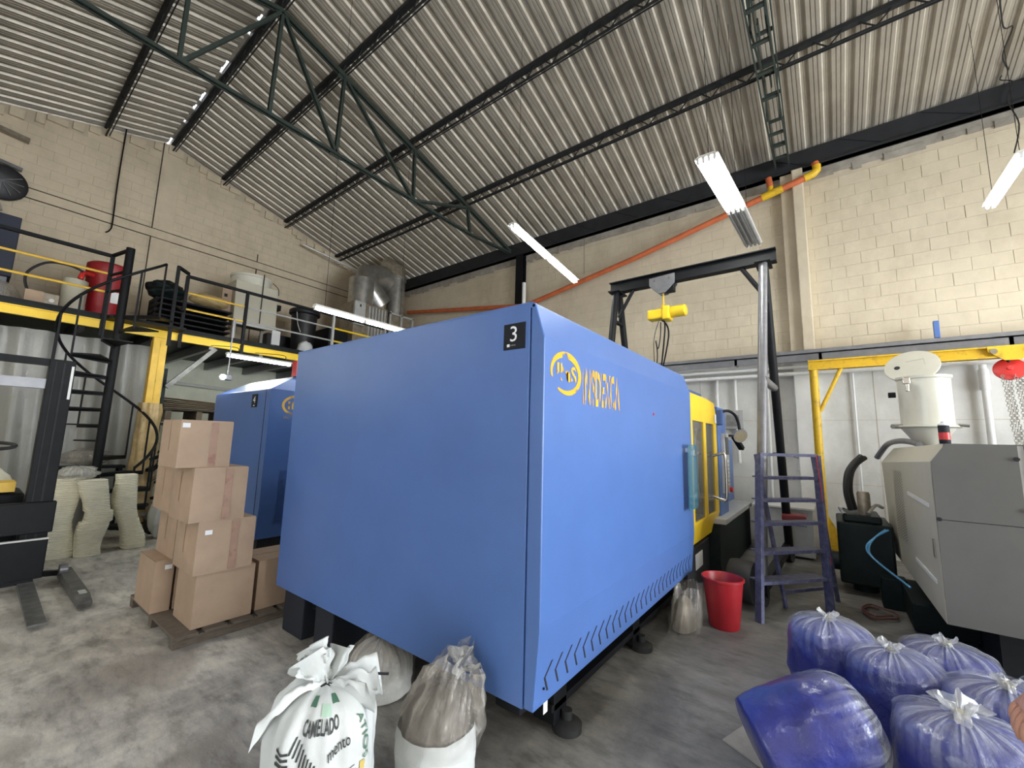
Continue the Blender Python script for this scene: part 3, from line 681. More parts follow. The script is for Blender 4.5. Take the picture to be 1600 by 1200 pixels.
# ---------- grey machine at right
m5 = thing('injection_molding_machine', (5.4, -1.9, 0), 'grey and cream injection molding machine at the right edge with a hopper on top', 'machine')
f0, n0 = 4.34, -.589
K = dict(a=(4.34, n0, .40), b=(4.34, n0, 1.11), c=(4.342, n0, 1.523), d=(6.8, -.50, 1.449), e=(6.8, -.53, .44), f=(4.342, -.68, 1.657), g=(6.8, -.62, 1.62))
Y5 = -4.6
vs = [K['a'], K['c'], K['f'], K['g'], K['d'], K['e'], (4.34, Y5, .40), (4.342, Y5, 1.523), (4.342, Y5, 1.657), (6.8, Y5, 1.62), (6.8, Y5, 1.449), (6.8, Y5, .44)]
MB().add([vs[0], vs[1], vs[4], vs[5], vs[2], vs[3], (4.42, n0-.06, .42), (4.42, n0-.06, 1.6), (6.78, n0-.06, 1.6), (6.78, n0-.06, .46)], [(0,1,2,3), (1,4,5,2), (0,6,7,4,1), (3,2,5,8,9), (0,3,9,6)]).build('end_cover', M_cream, m5)
for za, zb in ((.40, 1.11), (1.114, 1.657)):
    q = [(n0-.004, za), (n0-.004, min(zb, 1.523))]+([(n0-.09, 1.657)] if zb > 1.6 else [])+[(-1.02, zb), (-1.02, za)]
    MB().prism([(4.34, y, z) for y, z in q], (.26, 0, 0)).build('front_panel', M_mgrey, m5)
MB().box((4.34, Y5, .40), (4.6, -1.05, 1.11)).build('front_panel', M_mgrey, m5, bevel=.004)
MB().box((4.34, Y5, 1.114), (4.6, -1.05, 1.657)).build('front_panel', M_mgrey, m5, bevel=.004)
MB().box((4.40, Y5, .44), (6.78, -.66, 1.62)).build('inner_shell', M_mgrey, m5)
MB().box((4.35, -1.05, .41), (4.6, -1.02, 1.65)).build('panel_gap', M_lgrey, m5)
for (y, z) in ((-1.01, 1.56), (-1.03, 1.22), (-1.04, .86), (-.605, 1.115), (-1.0, .50)): MB().lathe([(.014, 0), (.014, .01)], (4.338, y, z), 12, (-1, 0, 0)).build('panel_lock', M_eave, m5)
# vent holes and trim strips on the cream end
vh = MB(); 
for i in range(10):
    for j in range(26):
        x = 5.55+i*.05; z = .72+j*.026+(.013 if i % 2 else 0); y = n0+(.09*(x-4.34)/2.46)+.0015
        vh.add([(x, y, z), (x+.028, y, z), (x+.028, y, z+.010), (x, y, z+.010)], [(0, 1, 2, 3)])
tag(vh.build('vent_holes', M_eave, m5), kind='stuff')
def endy(x): return n0+.09*(x-4.34)/2.46
MB().bar((4.50, endy(4.5)+.004, 1.19), (5.30, endy(5.3)+.004, 1.215), .006, .03).build('trim_strip', M_white, m5)
MB().bar((4.50, endy(4.5)+.004, .64), (5.2, endy(5.2)+.004, .66), .006, .028).build('trim_strip', M_white, m5)
MB().box((4.44, n0+.004, .82), (4.50, n0+.012, .95)).build('door_catch', M_tin, m5)
MB().box((4.7, Y5, 0), (6.9, -.9, .40)).build('base_frame', M_eave, m5)
# hopper
hx, hy = 6.25, -.86
hp = thing('material_hopper', (hx, hy, 1.63), 'cream round material hopper with its lid standing open on the grey machine', 'hopper')
MB().lathe([(.07, 1.60), (.10, 1.66), (.21, 1.83), (.215, 1.845)], (hx, hy, 0), 32).build('cone', M_hop, hp, smooth=True)
MB().lathe([(.255, 1.842), (.265, 1.85), (.265, 1.862), (.255, 1.87), (.2, 1.87), (.2, 1.842)], (hx, hy, 0), 36).build('flange', M_hop, hp, smooth=True)
MB().lathe([(.21, 1.87), (.212, 2.36), (.225, 2.37), (.228, 2.395), (.205, 2.40), (.198, 2.37), (.196, 1.9)], (hx, hy, 0), 40, cap=False).build('barrel', M_hop, hp, smooth=True)
ld = MB().lathe([(.22, -.012), (.232, -.008), (.232, .008), (.22, .012)], (hx+.05, hy+.07, 2.53), 36, (-.80, .25, .62)).build('lid', M_hop, hp, smooth=True)
N_ = V((-.80, .25, .62)).normalized(); Xd = V((0, -1, 0)); Xd = (Xd-N_*Xd.dot(N_)).normalized(); Yd = N_.cross(Xd); 
C_ = V((hx+.05, hy+.07, 2.53))+N_*.0135
MB().lathe([(.026, 0), (.026, .003)], C_-Xd*.12, 16, tuple(N_)).build('lid_hole', M_eave, ld)
q = [C_-Xd*.04+Yd*.07, C_+Xd*.11+Yd*.07, C_+Xd*.11-Yd*.02]
MB().bar(q[0], q[1], .004, .004).bar(q[1], q[2], .004, .004).build('lid_flap', M_cream, ld)
MB().box((hx-.26, hy+.13, 2.30), (hx-.20, hy+.19, 2.37)).box((hx-.24, hy+.14, 2.22), (hx-.21, hy+.17, 2.31)).build('lid_clamp', M_chrome, hp, bevel=.006)
MB().tube([(hx-.1, hy+.24, 2.2), (hx-.1, hy+.3, 2.2)], .03, 12).build('side_port', M_black, hp)
MB().tube([(hx-.03, hy+.2, 1.86), (hx-.12, hy+.29, 1.855)], .026, 10).build('flange_bolt', M_galv, hp, smooth=True)
MB().tube([(hx-.15, hy-.20, 1.87), (hx-.15, hy-.28, 1.86)], .014, 8).build('flange_bolt', M_galv, hp, smooth=True)
cn = thing('spray_can', (4.6, -.72, 1.657), 'dark red and black spray can with a white cap on the grey machine', 'spray can')
MB().lathe([(.030, 1.657), (.033, 1.662), (.033, 1.69)], (4.6, -.72, 0), 20).lathe([(.033, 1.745), (.033, 1.80)], (4.6, -.72, 0), 20).build('can_body', M_eave, cn, smooth=True)
MB().lathe([(.0335, 1.69), (.0335, 1.745)], (4.6, -.72, 0), 20).build('label_band', M_redp, cn, smooth=True)
MB().lathe([(.033, 1.80), (.030, 1.81), (.016, 1.815), (.013, 1.83), (.006, 1.833)], (4.6, -.72, 0), 20).build('cap', M_paper, cn, smooth=True)
# pump unit with hoses beside it
pu = thing('hydraulic_unit', (6.4, -.3, 0), 'dark green hydraulic pump unit with black hoses behind the grey machine', 'pump')
MB().box((6.15, -.50, .12), (6.95, -.02, .78)).box((6.2, -.42, .78), (6.8, -.08, .86)).build('tank', M_dgreen, pu, bevel=.02)
MB().tube([(6.30, -.04, .32), (6.30, .12, .32)], .10, 16).build('pump_motor', M_dgreen, pu, smooth=True)
MB().tube([(6.5, -.25, .0), (6.5, -.25, .14)], .12, 14).build('foot', M_dgreen, pu, smooth=True)
MB().tube([(6.2, -.10, .86), (6.3, -.06, .92), (6.5, -.1, .90)], .02, 8).tube([(6.1, -.30, .90), (6.3, -.38, .98), (6.5, -.45, .94)], .018, 8).build('pipe', M_chrome, pu, smooth=True)
MB().lathe([(.05, .86), (.06, .9), (.06, 1.1), (.05, 1.12)], (6.3, -.28, 0), 14).build('filter', M_tin, pu, smooth=True)
for k, (a, bb) in enumerate((((6.35, -.16, .9), (6.5, -.30, 1.52)), ((6.45, -.20, .9), (6.6, -.34, 1.50)))):
    MB().tube([a, (a[0]-.05, a[1]+.03, 1.1), (a[0]-.03, a[1]+.01, 1.3), (a[0]+.05, a[1]-.05, 1.42), bb], .028, 8).build('hose', M_rubber, pu, smooth=True)
for k in range(2): MB().tube([(5.9, -.42-.02*k, .78), (5.85, -.33, .70), (5.8, -.27+.02*k, .60), (5.75, -.30, .50), (5.4, -.52, .36)], .009, 6).build('blue_hose', M_hose_b, pu, smooth=True)
MB().box((5.2, -.9, .05), (6.1, -.5, .28)).box((5.9, -.55, 0), (6.1, -.35, .3)).build('valve_block', M_dgreen, pu, bevel=.01)
MB().tube([(5.75, -.72, 1.66), (6.0, -.68, 1.69), (6.35, -.62, 1.70), (6.75, -.56, 1.66), (6.92, -.47, 1.5)], .03, 8).build('corrugated_hose', M_grey, m5, smooth=True)
ho = MB(); pts = [(5.6+.22*math.cos(t)*(.8+.2*math.sin(3*t)), -.30+.13*math.sin(t), .012+.004*t) for t in [i*.35 for i in range(30)]]
ho.tube(pts, .008, 6); ho = ho.build('coiled_hose', M_cable, smooth=True); tag(ho, 'loop of thin dark hose lying on the floor beside the pump unit', 'hose')
c = MB().tube([(5.2, .05, .008), (4.9, -.05, .008), (4.8, -.25, .008), (4.7, -.42, .008), (4.5, -.75, .008), (4.4, -1.1, .008)], .007, 6).build('floor_cable', M_cable, smooth=True)
tag(c, 'thin dark red cable on the floor behind the blue bags', 'cable')

# ================================================================== GANTRY, JIB, LADDER
ga = thing('gantry_crane', (6.2, 1.6, 0), 'black steel gantry crane with two A-frame legs over the blue machine', 'crane')
GX, GZ = 6.2, 4.02
MB().box((GX-.07, .40, GZ+.165), (GX+.07, 2.72, GZ+.18)).box((GX-.07, .40, GZ), (GX+.07, 2.72, GZ+.015)).box((GX-.006, .40, GZ), (GX+.006, 2.72, GZ+.17)).build('beam', M_black, ga)
for (yy, s) in ((.55, 1), (2.60, -1)):
    fx0, fx1 = (5.12, 7.28)
    MB().tube([(GX-.07, yy, GZ-.02), (fx0, yy+.08*s, .18)], .052, 12).build('leg', M_grey if s > 0 else M_black, ga, smooth=True)
    MB().tube([(GX+.07, yy, GZ-.02), (fx1, yy-.02*s, .18)], .052, 12).build('leg', M_black, ga, smooth=True)
    MB().box((GX-.18, yy-.09, GZ-.02), (GX+.18, yy+.09, GZ)).build('head_plate', M_black, ga)
    k = .30; MB().tube([(GX-.07+(fx0-GX)*.12, yy+.01, GZ-.5), (GX+.07+(fx1-GX)*.12, yy, GZ-.5)], .035, 10).build('cross_tube', M_black, ga, smooth=True)
    MB().tube([(GX-.07+(fx0-GX)*.42, yy+.03, GZ-1.62), (GX+.07+(fx1-GX)*.42, yy, GZ-1.62)], .05, 10).build('cross_tube', M_grey, ga, smooth=True)
    MB().tube([(GX, yy+.26*s, GZ), (GX-.02, yy+.02*s, GZ-.42)], .03, 8).build('brace', M_black, ga, smooth=True)
    MB().bar((fx0-.1, yy+.06*s, .20), (fx1+.1, yy, .20), .08, .10).build('foot_beam', M_black, ga)
    for fx, o in ((fx0, .08*s), (fx1, -.02*s)):
        MB().tube([(fx-.07, yy+o, .10), (fx-.07, yy+o+.001, .10), ], .1, 4) if False else None
        MB().lathe([(.06, -.04), (.10, -.04), (.10, .04), (.06, .04)], (fx, yy+o, .10), 20, (.2, 1, 0)).build('caster_wheel', M_rubber, ga, smooth=True)
        MB().box((fx-.05, yy+o-.055, .10), (fx+.05, yy+o-.045, .2)).box((fx-.05, yy+o+.045, .10), (fx+.05, yy+o+.055, .2)).build('caster_fork', M_black, ga)
MB().lathe([(.10, 0), (.20, 0), (.21, .04), (.21, .18), (.20, .22), (.10, .22)], (5.05, .68, .22), 28, (.1, 1, .0)).build('rubber_tyre', M_rubber, ga, smooth=True)
MB().box((7.0, .30, .60), (7.28, .58, .68)).build('clamp', M_maroon, ga, bevel=.02)
# hoist on a trolley
hs = thing('chain_hoist', (GX, 1.85, 3.55), 'yellow electric chain hoist hanging from a grey trolley on the gantry beam', 'hoist')
b = MB()
for xx in (GX-.075, GX+.063):
    b.prism([(xx, 1.68, GZ+.12), (xx, 2.06, GZ+.10), (xx, 2.06, GZ-.02), (xx, 1.92, GZ-.16), (xx, 1.82, GZ-.16), (xx, 1.68, GZ-.03)], (.012, 0, 0))
b.build('trolley', M_grey, hs, bevel=.004)
b = MB()
for y in (1.76, 1.98):
    for xx in (GX-.085, GX+.06): b.lathe([(.014, 0), (.014, .03)], (xx, y, GZ+.05), 10, (1, 0, 0))
b.build('trolley_bolt', M_chrome, hs)
MB().box((GX-.05, 1.70, GZ-.15), (GX+.05, 1.84, GZ-.02)).build('trolley_motor', M_black, hs, bevel=.01)
MB().tube([(GX, 1.87, GZ-.15), (GX, 1.87, 3.66)], .012, 8).tube([(GX, 1.85, 3.70), (GX, 1.90, 3.68), (GX, 1.89, 3.63)], .012, 8).build('hook', M_yel_worn, hs, smooth=True)
MB().box((GX-.09, 1.84, 3.47), (GX+.09, 2.10, 3.62)).box((GX-.11, 1.76, 3.44), (GX+.11, 1.87, 3.65)).build('hoist_body', M_yel, hs, bevel=.025)
MB().lathe([(.075, 0), (.085, .01), (.085, .20), (.07, .215)], (GX, 1.76, 3.56), 20, (0, -1, 0)).build('hoist_motor', M_yel, hs, smooth=True)
MB().tube([(GX, 1.90, 3.45), (GX, 1.86, 3.3), (GX+.0, 1.98, 2.3)], .012, 6).tube([(GX+.04, 1.88, 3.45), (GX+.04, 1.82, 3.2), (GX, 1.98, 2.4)], .012, 6).tube([(GX-.03, 1.94, 3.44), (GX-.03, 2.02, 3.1), (GX, 2.0, 2.3)], .005, 6).build('chain', M_black, hs)
MB().tube([(GX, 1.92, 3.43), (GX, 1.93, 3.2), (GX, 1.97, 3.02), (GX, 2.0, 3.15), (GX, 1.98, 2.9), (GX, 2.04, 2.4)], .009, 6).build('control_cable', M_rubber, hs, smooth=True)

ji = thing('jib_crane', (7.9, .14, 0), 'yellow steel jib frame on wheels standing along the right white wall', 'crane')
MB().tube([(7.9, .12, .14), (7.9, .12, 2.80)], .055, 14).build('post', M_yel_worn, ji, smooth=True)
MB().box((7.84, -3.6, 2.93), (7.96, .18, 2.95)).box((7.84, -3.6, 2.80), (7.96, .18, 2.82)).box((7.885, -3.6, 2.80), (7.915, .18, 2.95)).build('beam', M_yel_worn, ji)
MB().tube([(7.9, .07, 2.16), (7.9, -.22, 2.81)], .028, 10).build('brace', M_yel_worn, ji, smooth=True)
MB().prism([(7.9, .06, .60), (7.9, -.12, .22), (7.9, -.12, .12), (7.9, .2, .12)], (.01, 0, 0)).bar((7.6, .12, .15), (8.2, .12, .15), .08, .08).build('foot_plate', M_yel_worn, ji)
for x in (7.62, 8.18): MB().lathe([(.03, -.025), (.07, -.025), (.07, .025), (.03, .025)], (x, .06, .07), 18, (.3, 1, 0)).build('caster_wheel', M_rubber, ji, smooth=True)
b = MB(); b.prism([(7.83, -1.70, 2.95), (7.83, -2.10, 2.95), (7.83, -2.10, 2.90), (7.83, -1.98, 2.76), (7.83, -1.84, 2.76), (7.83, -1.70, 2.88)], (.012, 0, 0))
b.build('trolley', M_yel_worn, ji)
b = MB()
for y in (-1.75, -2.05): b.lathe([(.035, 0), (.035, .02)], (7.81, y, 2.88), 14, (1, 0, 0))
b.build('trolley_wheel', M_tin, ji)
ch = thing('manual_chain_hoist', (7.9, -1.89, 2.62), 'red round hand chain hoist with long loops of chain at the right edge', 'hoist')
MB().lathe([(.09, -.06), (.135, -.05), (.145, -.02), (.145, .0), (.12, .012), (.03, .02), (.022, .03)], (7.88, -1.88, 2.655), 28, (-.85, .15, .25)).build('hand_wheel_cover', M_redp, ch, smooth=True)
MB().tube([(7.9, -1.88, 2.78), (7.9, -1.88, 2.70)], .015, 8).build('hook', M_black, ch)
b = MB()
me_l = None
random.seed(5)
for s in range(7):
    y0 = -1.80-.035*s; x0_ = 7.83+.03*(s % 3); z = 2.56
    for k in range(34):
        a = (s+k) % 2; c0 = V((x0_+.006*math.sin(k+s), y0-.0015*k+.004*math.sin(k*.7+s), z-k*.031))
        w_ = .013; hgt = .026
        d1 = V((1, 0, 0)) if a else V((0, 1, 0))
        P = [c0+d1*w_+V((0,0,hgt/2)), c0-d1*w_+V((0,0,hgt/2)), c0-d1*w_-V((0,0,hgt/2)), c0+d1*w_-V((0,0,hgt/2))]
        for i in range(4): b.bar(P[i], P[(i+1) % 4], .006)
tag(b.build('hand_chain', M_galv, ch), kind='stuff')

# ladder
la = thing('step_ladder', (5.2, .35, 0), 'blue painted steel step ladder with five treads by the gantry leg', 'ladder')
F1, F2 = V((4.63, .60, 0)), V((5.28, .08, 0)); T1, T2 = V((4.97, .575, 1.52)), V((5.46, .11, 1.52)); R1, R2 = V((5.22, .44, 0)), V((5.80, .02, 0))
bk = V((.62, .78, 0))
for F, T in ((F1, T1), (F2, T2)): MB().bar(F, T, .035, .07, upv=bk).build('side_rail', M_blue2, la)
for R, T in ((R1, T1+bk*.04), (R2, T2+bk*.04)): MB().bar(R, T, .03, .03, upv=bk).build('rear_leg', M_blue2, la)
for z in (.34, .60, .86, 1.08, 1.30):
    a = F1.lerp(T1, z/1.52); c = F2.lerp(T2, z/1.52); e_ = (c-a).normalized()*.018; a = a+e_; c = c-e_; dd = .09-.03*z/1.5
    P = [a-bk*dd*.3, c-bk*dd*.3, c+bk*dd*1.7, a+bk*dd*1.7]
    MB().prism([p+V((0,0,-.012)) for p in P], (0, 0, .012)).bar(P[0]-V((0,0,.012)), P[1]-V((0,0,.012)), .006, .03).build('tread', M_blue2, la)
MB().bar(T1, T2, .03, .03).build('top_bar', M_blue2, la)
MB().bar(R1+(T1-R1)*.1, R2+(T2-R2)*.1, .02, .03).build('rear_crossbar', M_blue2, la)
MB().tube([T2+V((-.08,0,.0)), T2+V((-.1, -.02, -.3)), F2.lerp(T2, .55)+V((.02, -.02, 0)), F2.lerp(T2, .3)+V((.04, -.04, 0))], .004, 5).build('cord', M_redp, la)
# bucket
bu = thing('bucket', (4.33, .84, 0), 'red plastic bucket between the blue machine and the ladder', 'bucket')
MB().lathe([(.118, 0), (.125, .01), (.165, .40), (.178, .405), (.178, .42), (.168, .424), (.160, .41), (.12, .02), (.0, .015)], (4.33, .84, 0), 36, cap=False).lathe([(.0, .001), (.118, .001)], (4.33, .84, 0), 36, cap=False).build('pail', M_red, bu, smooth=True)
# grey cabinet under the wall box
cb = thing('low_cabinet', (7.9, .5, 0), 'low grey metal cabinet against the wall behind the ladder', 'cabinet')
MB().box((7.55, .24, .03), (8.24, .98, .70)).build('body', M_lgrey, cb, bevel=.01)
MB().box((7.5, .22, .70), (8.26, 1.0, .73)).build('top', M_white, cb, bevel=.005)
b = MB()
for i in range(4): b.box((7.545, .32, .46+i*.03), (7.552, .47, .475+i*.03))
b.build('vent_slots', M_grey, cb)
jb = thing('switch_box', (8.46, .36, 1.3), 'small white switch box with red cord on the wall behind the ladder', 'switch box')
MB().box((8.40, .28, 1.23), (8.487, .43, 1.41)).build('box', M_pvc, jb, bevel=.008)
MB().box((8.395, .32, 1.27), (8.40, .39, 1.33)).build('switch', M_redp, jb)
MB().tube([(8.45, .36, 1.23), (8.45, .36, .8), (8.44, .38, .73)], .008, 6).tube([(8.46, .36, 1.41), (8.44, .7, 1.5), (8.46, .95, 1.45)], .006, 6).build('cable', M_rubber, jb)
# ---------- wall services on the right wall
XW = XR-.23
tr = thing('cable_tray', (8.4, 3, 3.12), 'long grey steel cable tray with black cables along the right wall', 'cable tray')
MB().box((8.08, -5.5, 3.10), (XW, 9.5, 3.115)).box((8.08, -5.5, 3.10), (8.095, 9.5, 3.17)).box((8.10, -5.5, 2.99), (8.13, 9.5, 3.10)).build('tray', M_grey, tr)
for k in range(4):
    pts = [(8.11+.033*k, -5.4+i*.9, 3.135+.02*(k % 2)+.035*max(0, nz3((i*.6, k, 0), 1, k))) for i in range(17)]
    MB().tube(pts, .014, 6).build('cable', M_rubber, tr, smooth=True)
b = MB()
for y in (-4, -2.0, .0, 1.2, 2.6, 4.6, 6.6): b.box((8.10, y, 3.0), (XW, y+.04, 3.10))
b.build('bracket', M_grey, tr)
MB().box((XW-.06, -1.36, 3.2), (XW, -1.30, 3.45)).build('blue_bracket', M_blue, tr, bevel=.006)
def pipe(label, pts, r, m=M_pvc, nm='wall_pipe', cat='pipe', grp=None, n=10):
    return tag(MB().tube(pts, r, n).build(nm, m, smooth=True, origin=pts[0]), label, cat, grp)
pipe('upper of the two long white pipes along the right wall', [(8.22, -5.5, 2.92), (8.22, 4.6, 2.92)], .028)
pipe('lower of the two long white pipes along the right wall', [(8.20, -5.5, 2.82), (8.20, 4.4, 2.80)], .032)
pipe('short white pipe length above the long pipes behind the gantry', [(8.2, 1.7, 3.0), (8.2, 4.4, 3.0)], .02)
pipe('white downpipe dropping behind the work lamp, left one', [(8.43, 1.60, 2.80), (8.43, 1.60, 2.2), (8.43, 1.52, .1)], .028)
pipe('white downpipe dropping behind the work lamp, right one', [(8.43, 1.30, 2.80), (8.43, 1.30, 2.2), (8.43, 1.28, 1.3)], .028)
pipe('white downpipe seen between the two gantry legs', [(8.43, .80, 2.80), (8.43, .80, 1.6), (8.43, .82, .1)], .026)
pipe('thin white conduit on the wall right of the yellow post', [(8.45, -.37, 2.80), (8.45, -.37, .55)], .015)
pipe('dark thin conduit bending down behind the yellow post', [(8.45, .33, 2.8), (8.45, .33, 2.0), (8.45, .28, 1.75), (8.45, .10, 1.50), (8.45, .10, 1.3)], .008, M_grey)
pipe('white drain pipe with a thick sleeve right of the hopper', [(8.40, -1.76, 2.80), (8.40, -1.76, 1.0)], .04)
tag(MB().lathe([(.05, 2.45), (.055, 2.46), (.055, 2.72), (.045, 2.74)], (8.40, -1.76, 0), 16).build('pipe_sleeve', M_pvc, smooth=True), 'thick white sleeve around the drain pipe right of the hopper', 'pipe')
bx = thing('outlet_panel', (8.45, 1.45, 2.05), 'grey metal junction panel on the wall under two white downpipes', 'panel')
MB().box((8.40, 1.18, 1.9), (8.48, 1.72, 2.24)).build('box', M_lgrey, bx, bevel=.01)
MB().box((8.39, 1.25, 1.95), (8.40, 1.45, 2.15)).build('door', M_galv, bx)
# sloping orange drain with yellow couplings
og = thing('drain_pipe', (8.38, 2, 5.8), 'orange drain pipe with yellow couplings sloping down the upper right wall', 'pipe')
MB().tube([(8.26, -.05, 6.24), (8.26, 1.03, 6.0), (8.26, 3.0, 5.545), (8.26, 5.95, 4.98)], .055, 14).build('sloping_pipe', M_orange, og, smooth=True)
MB().tube([(8.26, 10.6, 5.60), (8.26, 5.95, 4.99)], .055, 14).build('sloping_pipe', M_orange, og, smooth=True)
MB().tube([(8.26, .38, 6.145), (8.26, .70, 6.075)], .066, 14).build('coupling', M_yel_worn, og, smooth=True)
MB().tube([(8.26, .55, 6.11), (8.27, .56, 6.26)], .045, 12).build('branch', M_yel_worn, og, smooth=True)
MB().tube([(8.26, .06, 6.215), (8.26, -.07, 6.25), (8.26, -.12, 6.30), (8.26, -.12, 6.38)], .064, 14).build('elbow', M_yel_worn, og, smooth=True)
MB().tube([(8.26, -.12, 6.36), (8.26, -.10, 6.44)], .055, 12).build('inlet', M_orange, og, smooth=True)
MB().tube([(8.27, .56, 6.24), (8.27, .58, 6.42)], .05, 12).build('inlet', M_orange, og, smooth=True)
MB().tube([(8.25, 5.98, 5.6), (8.25, 5.98, 3.3)], .05, 12).build('downpipe', M_pvc, og, smooth=True)
pipe('loose dark wire hanging from the roof near the right edge', [(8.2, -2.32, 6.93), (8.28, -2.25, 6.85), (8.28, -2.36, 6.75), (8.28, -2.29, 6.5), (8.28, -2.36, 6.1), (8.28, -2.28, 5.7)], .008, M_rubber, 'hanging_wire', 'wire', n=6)
pipe('slack dark wire strung under the roof sheets at top right', [(7.0, -2.0, 7.255), (7.4, -2.1, 7.0), (7.55, -2.22, 7.05), (7.9, -2.2, 6.95), (8.2, -2.32, 6.9)], .008, M_rubber, 'hanging_wire', 'wire', n=6)
# ================================================================== MEZZANINE
MZ = 3.34; MY = 9.0
mz = thing('mezzanine', (4, MY, MZ), 'steel mezzanine floor with a yellow edge beam along the back gable wall', 'mezzanine')
MB().box((XL+.1, MY, 3.17), (7.9, MY+.06, 3.30)).box((XL+.1, MY-.03, 3.285), (7.9, MY+.06, 3.30)).build('edge_beam', M_yel, mz)
MB().box((XL+.1, MY-.02, 3.30), (7.9, YG-.05, MZ)).build('deck_plate', M_dgreen, mz)
MB().box((XL+.1, MY-.01, 3.30), (7.9, MY+.01, 3.40)).build('kick_plate', M_black, mz)
k = 0; x = XL+.6
while x < 7.8:
    MB().box((x, MY+.06, 3.12), (x+.07, YG-.05, 3.29)).build('joist', M_grey if x > 1.9 else M_black, mz); x += .85
MB().bar((2.05, MY+.1, 2.35), (2.7, MY+.1, 3.15), .07, .07).build('knee_brace', M_fork, mz)
co_ = MB().box((1.77, MY-.05, 0), (1.96, MY+.12, 3.17)).build('support_column', M_yel_beam, mz, bevel=.008)
MB().box((1.86, MY-.055, 1.5), (1.87, MY-.045, 3.1)).build('flange_seam', M_yel_worn, co_)
def surf(name, fn, nu, nv, m, parent, closed=True, smooth=True):
    vs = [fn(i/nu, j/nv) for j in range(nv+1) for i in range(nu if closed else nu+1)]
    w = nu if closed else nu+1; fs = []; uvs = []
    for j in range(nv):
        for i in range(nu):
            a = j*w+i; b_ = j*w+(i+1) % w; fs.append((a, b_, b_+w, a+w)); uvs += [(i/nu, j/nv), ((i+1)/nu, j/nv), ((i+1)/nu, (j+1)/nv), (i/nu, (j+1)/nv)]
    me = bpy.data.meshes.new(name); me.from_pydata([tuple(v) for v in vs], [], fs); me.update()
    ul = me.uv_layers.new(name='UVMap')
    for k, c in enumerate(uvs): ul.data[k].uv = c
    if smooth: me.polygons.foreach_set('use_smooth', [True]*len(me.polygons))
    me.materials.append(m); ob = bpy.data.objects.new(name, me); COL.objects.link(ob)
    if parent is not None: attach(ob, parent)
    return ob
def wrapfn(u, v):
    t = 2*PI*u; r = .17+.03*nz3((math.cos(t)*2, math.sin(t)*2, v*9), 1, 3)+.02*math.sin(9*t+5*v)*v
    r *= 1.0+.25*math.sin(PI*min(1, v*1.3))*.4 - .15*v
    return (1.865+r*math.cos(t), MY+.03+r*math.sin(t), .05+2.0*v)
surf('plastic_wrapping', wrapfn, 40, 30, M_wrap, co_)
# other columns of the mezzanine
for x in (-2.4, 5.9): MB().box((x, MY-.05, 0), (x+.19, MY+.12, 3.17)).build('support_column', M_yel_beam, mz, bevel=.008)
# railings
def railing(name, x0, x1, posts, label, gaps=None):
    t = thing(name, ((x0+x1)/2, MY, MZ), label, 'railing')
    MB().bar((x0, MY, 4.36), (x1, MY, 4.36), .05, .05).build('top_rail', M_black, t)
    for z in (4.06, 3.76):
        MB().tube([(x0, MY, z), (min(x1, 3.09), MY, z)] if x0 > 0 else [(x0, MY, z), (x1, MY, z)], .018, 8).build('middle_rail', M_yel_beam, t, smooth=True)
        if x1 > 4:
            MB().tube([(3.09, MY, z), (4.9, MY, z)], .018, 8).build('middle_rail', M_lgrey, t, smooth=True)
            MB().tube([(4.9, MY, z), (x1, MY, z)], .022, 8).build('middle_rail', M_yel, t, smooth=True)
    for x in posts: MB().bar((x, MY-.02, 3.05), (x, MY-.02, 4.36), .05, .05, upv=(1,0,0)).build('post', M_black if x < 4 else M_lgrey, t)
    return t
railing('railing', XL+.2, 1.13, (XL+.2, -2, -.6, 1.13), 'black and yellow railing on the mezzanine left of the spiral stair')
railing('railing', 2.12, 6.3, (2.12, 3.09, 4.9, 6.3), 'black, grey and yellow railing on the mezzanine right of the spiral stair')
# ---------- spiral stair
SX, SY = 1.26, 8.55
st = thing('spiral_staircase', (SX, SY, 0), 'black steel spiral staircase winding up to the mezzanine', 'staircase')
MB().lathe([(.055, 0), (.055, 4.42)], (SX, SY, 0), 16).build('centre_pole', M_black, st, smooth=True)
NT = 14; RS = .64
import math as _m
A0_ = math.radians(-60); DA = math.radians(28)
outer = []
for k in range(NT):
    a = A0_+k*DA; z = (k+1)*MZ/NT
    a1 = a+DA*1.05
    p = lambda r, t, zz: (SX+r*math.cos(t), SY+r*math.sin(t), zz)
    MB().prism([p(.05, a, z-.02), p(RS, a, z-.02), p(RS, (a+a1)/2, z-.02), p(RS, a1, z-.02), p(.05, a1, z-.02)], (0, 0, .02)).bar(p(.05, a, z-.03), p(RS, a, z-.03), .012, .05).build('tread', M_black, st)
    MB().bar(p(RS-.01, a, z-.03), p(RS-.01, a, z+.82), .022, .022, upv=(1,0,0)).build('baluster', M_black, st)
    outer.append(p(RS-.01, a, z+.82))
pp = []
for i in range(len(outer)-1):
    for q in range(4):
        t = q/4; a = A0_+(i+t)*DA; z = (i+1+t)*MZ/NT+.82; pp.append((SX+(RS-.01)*math.cos(a), SY+(RS-.01)*math.sin(a), z))
pp.append(outer[-1])
MB().tube(pp, .02, 8).build('handrail', M_black, st, smooth=True)
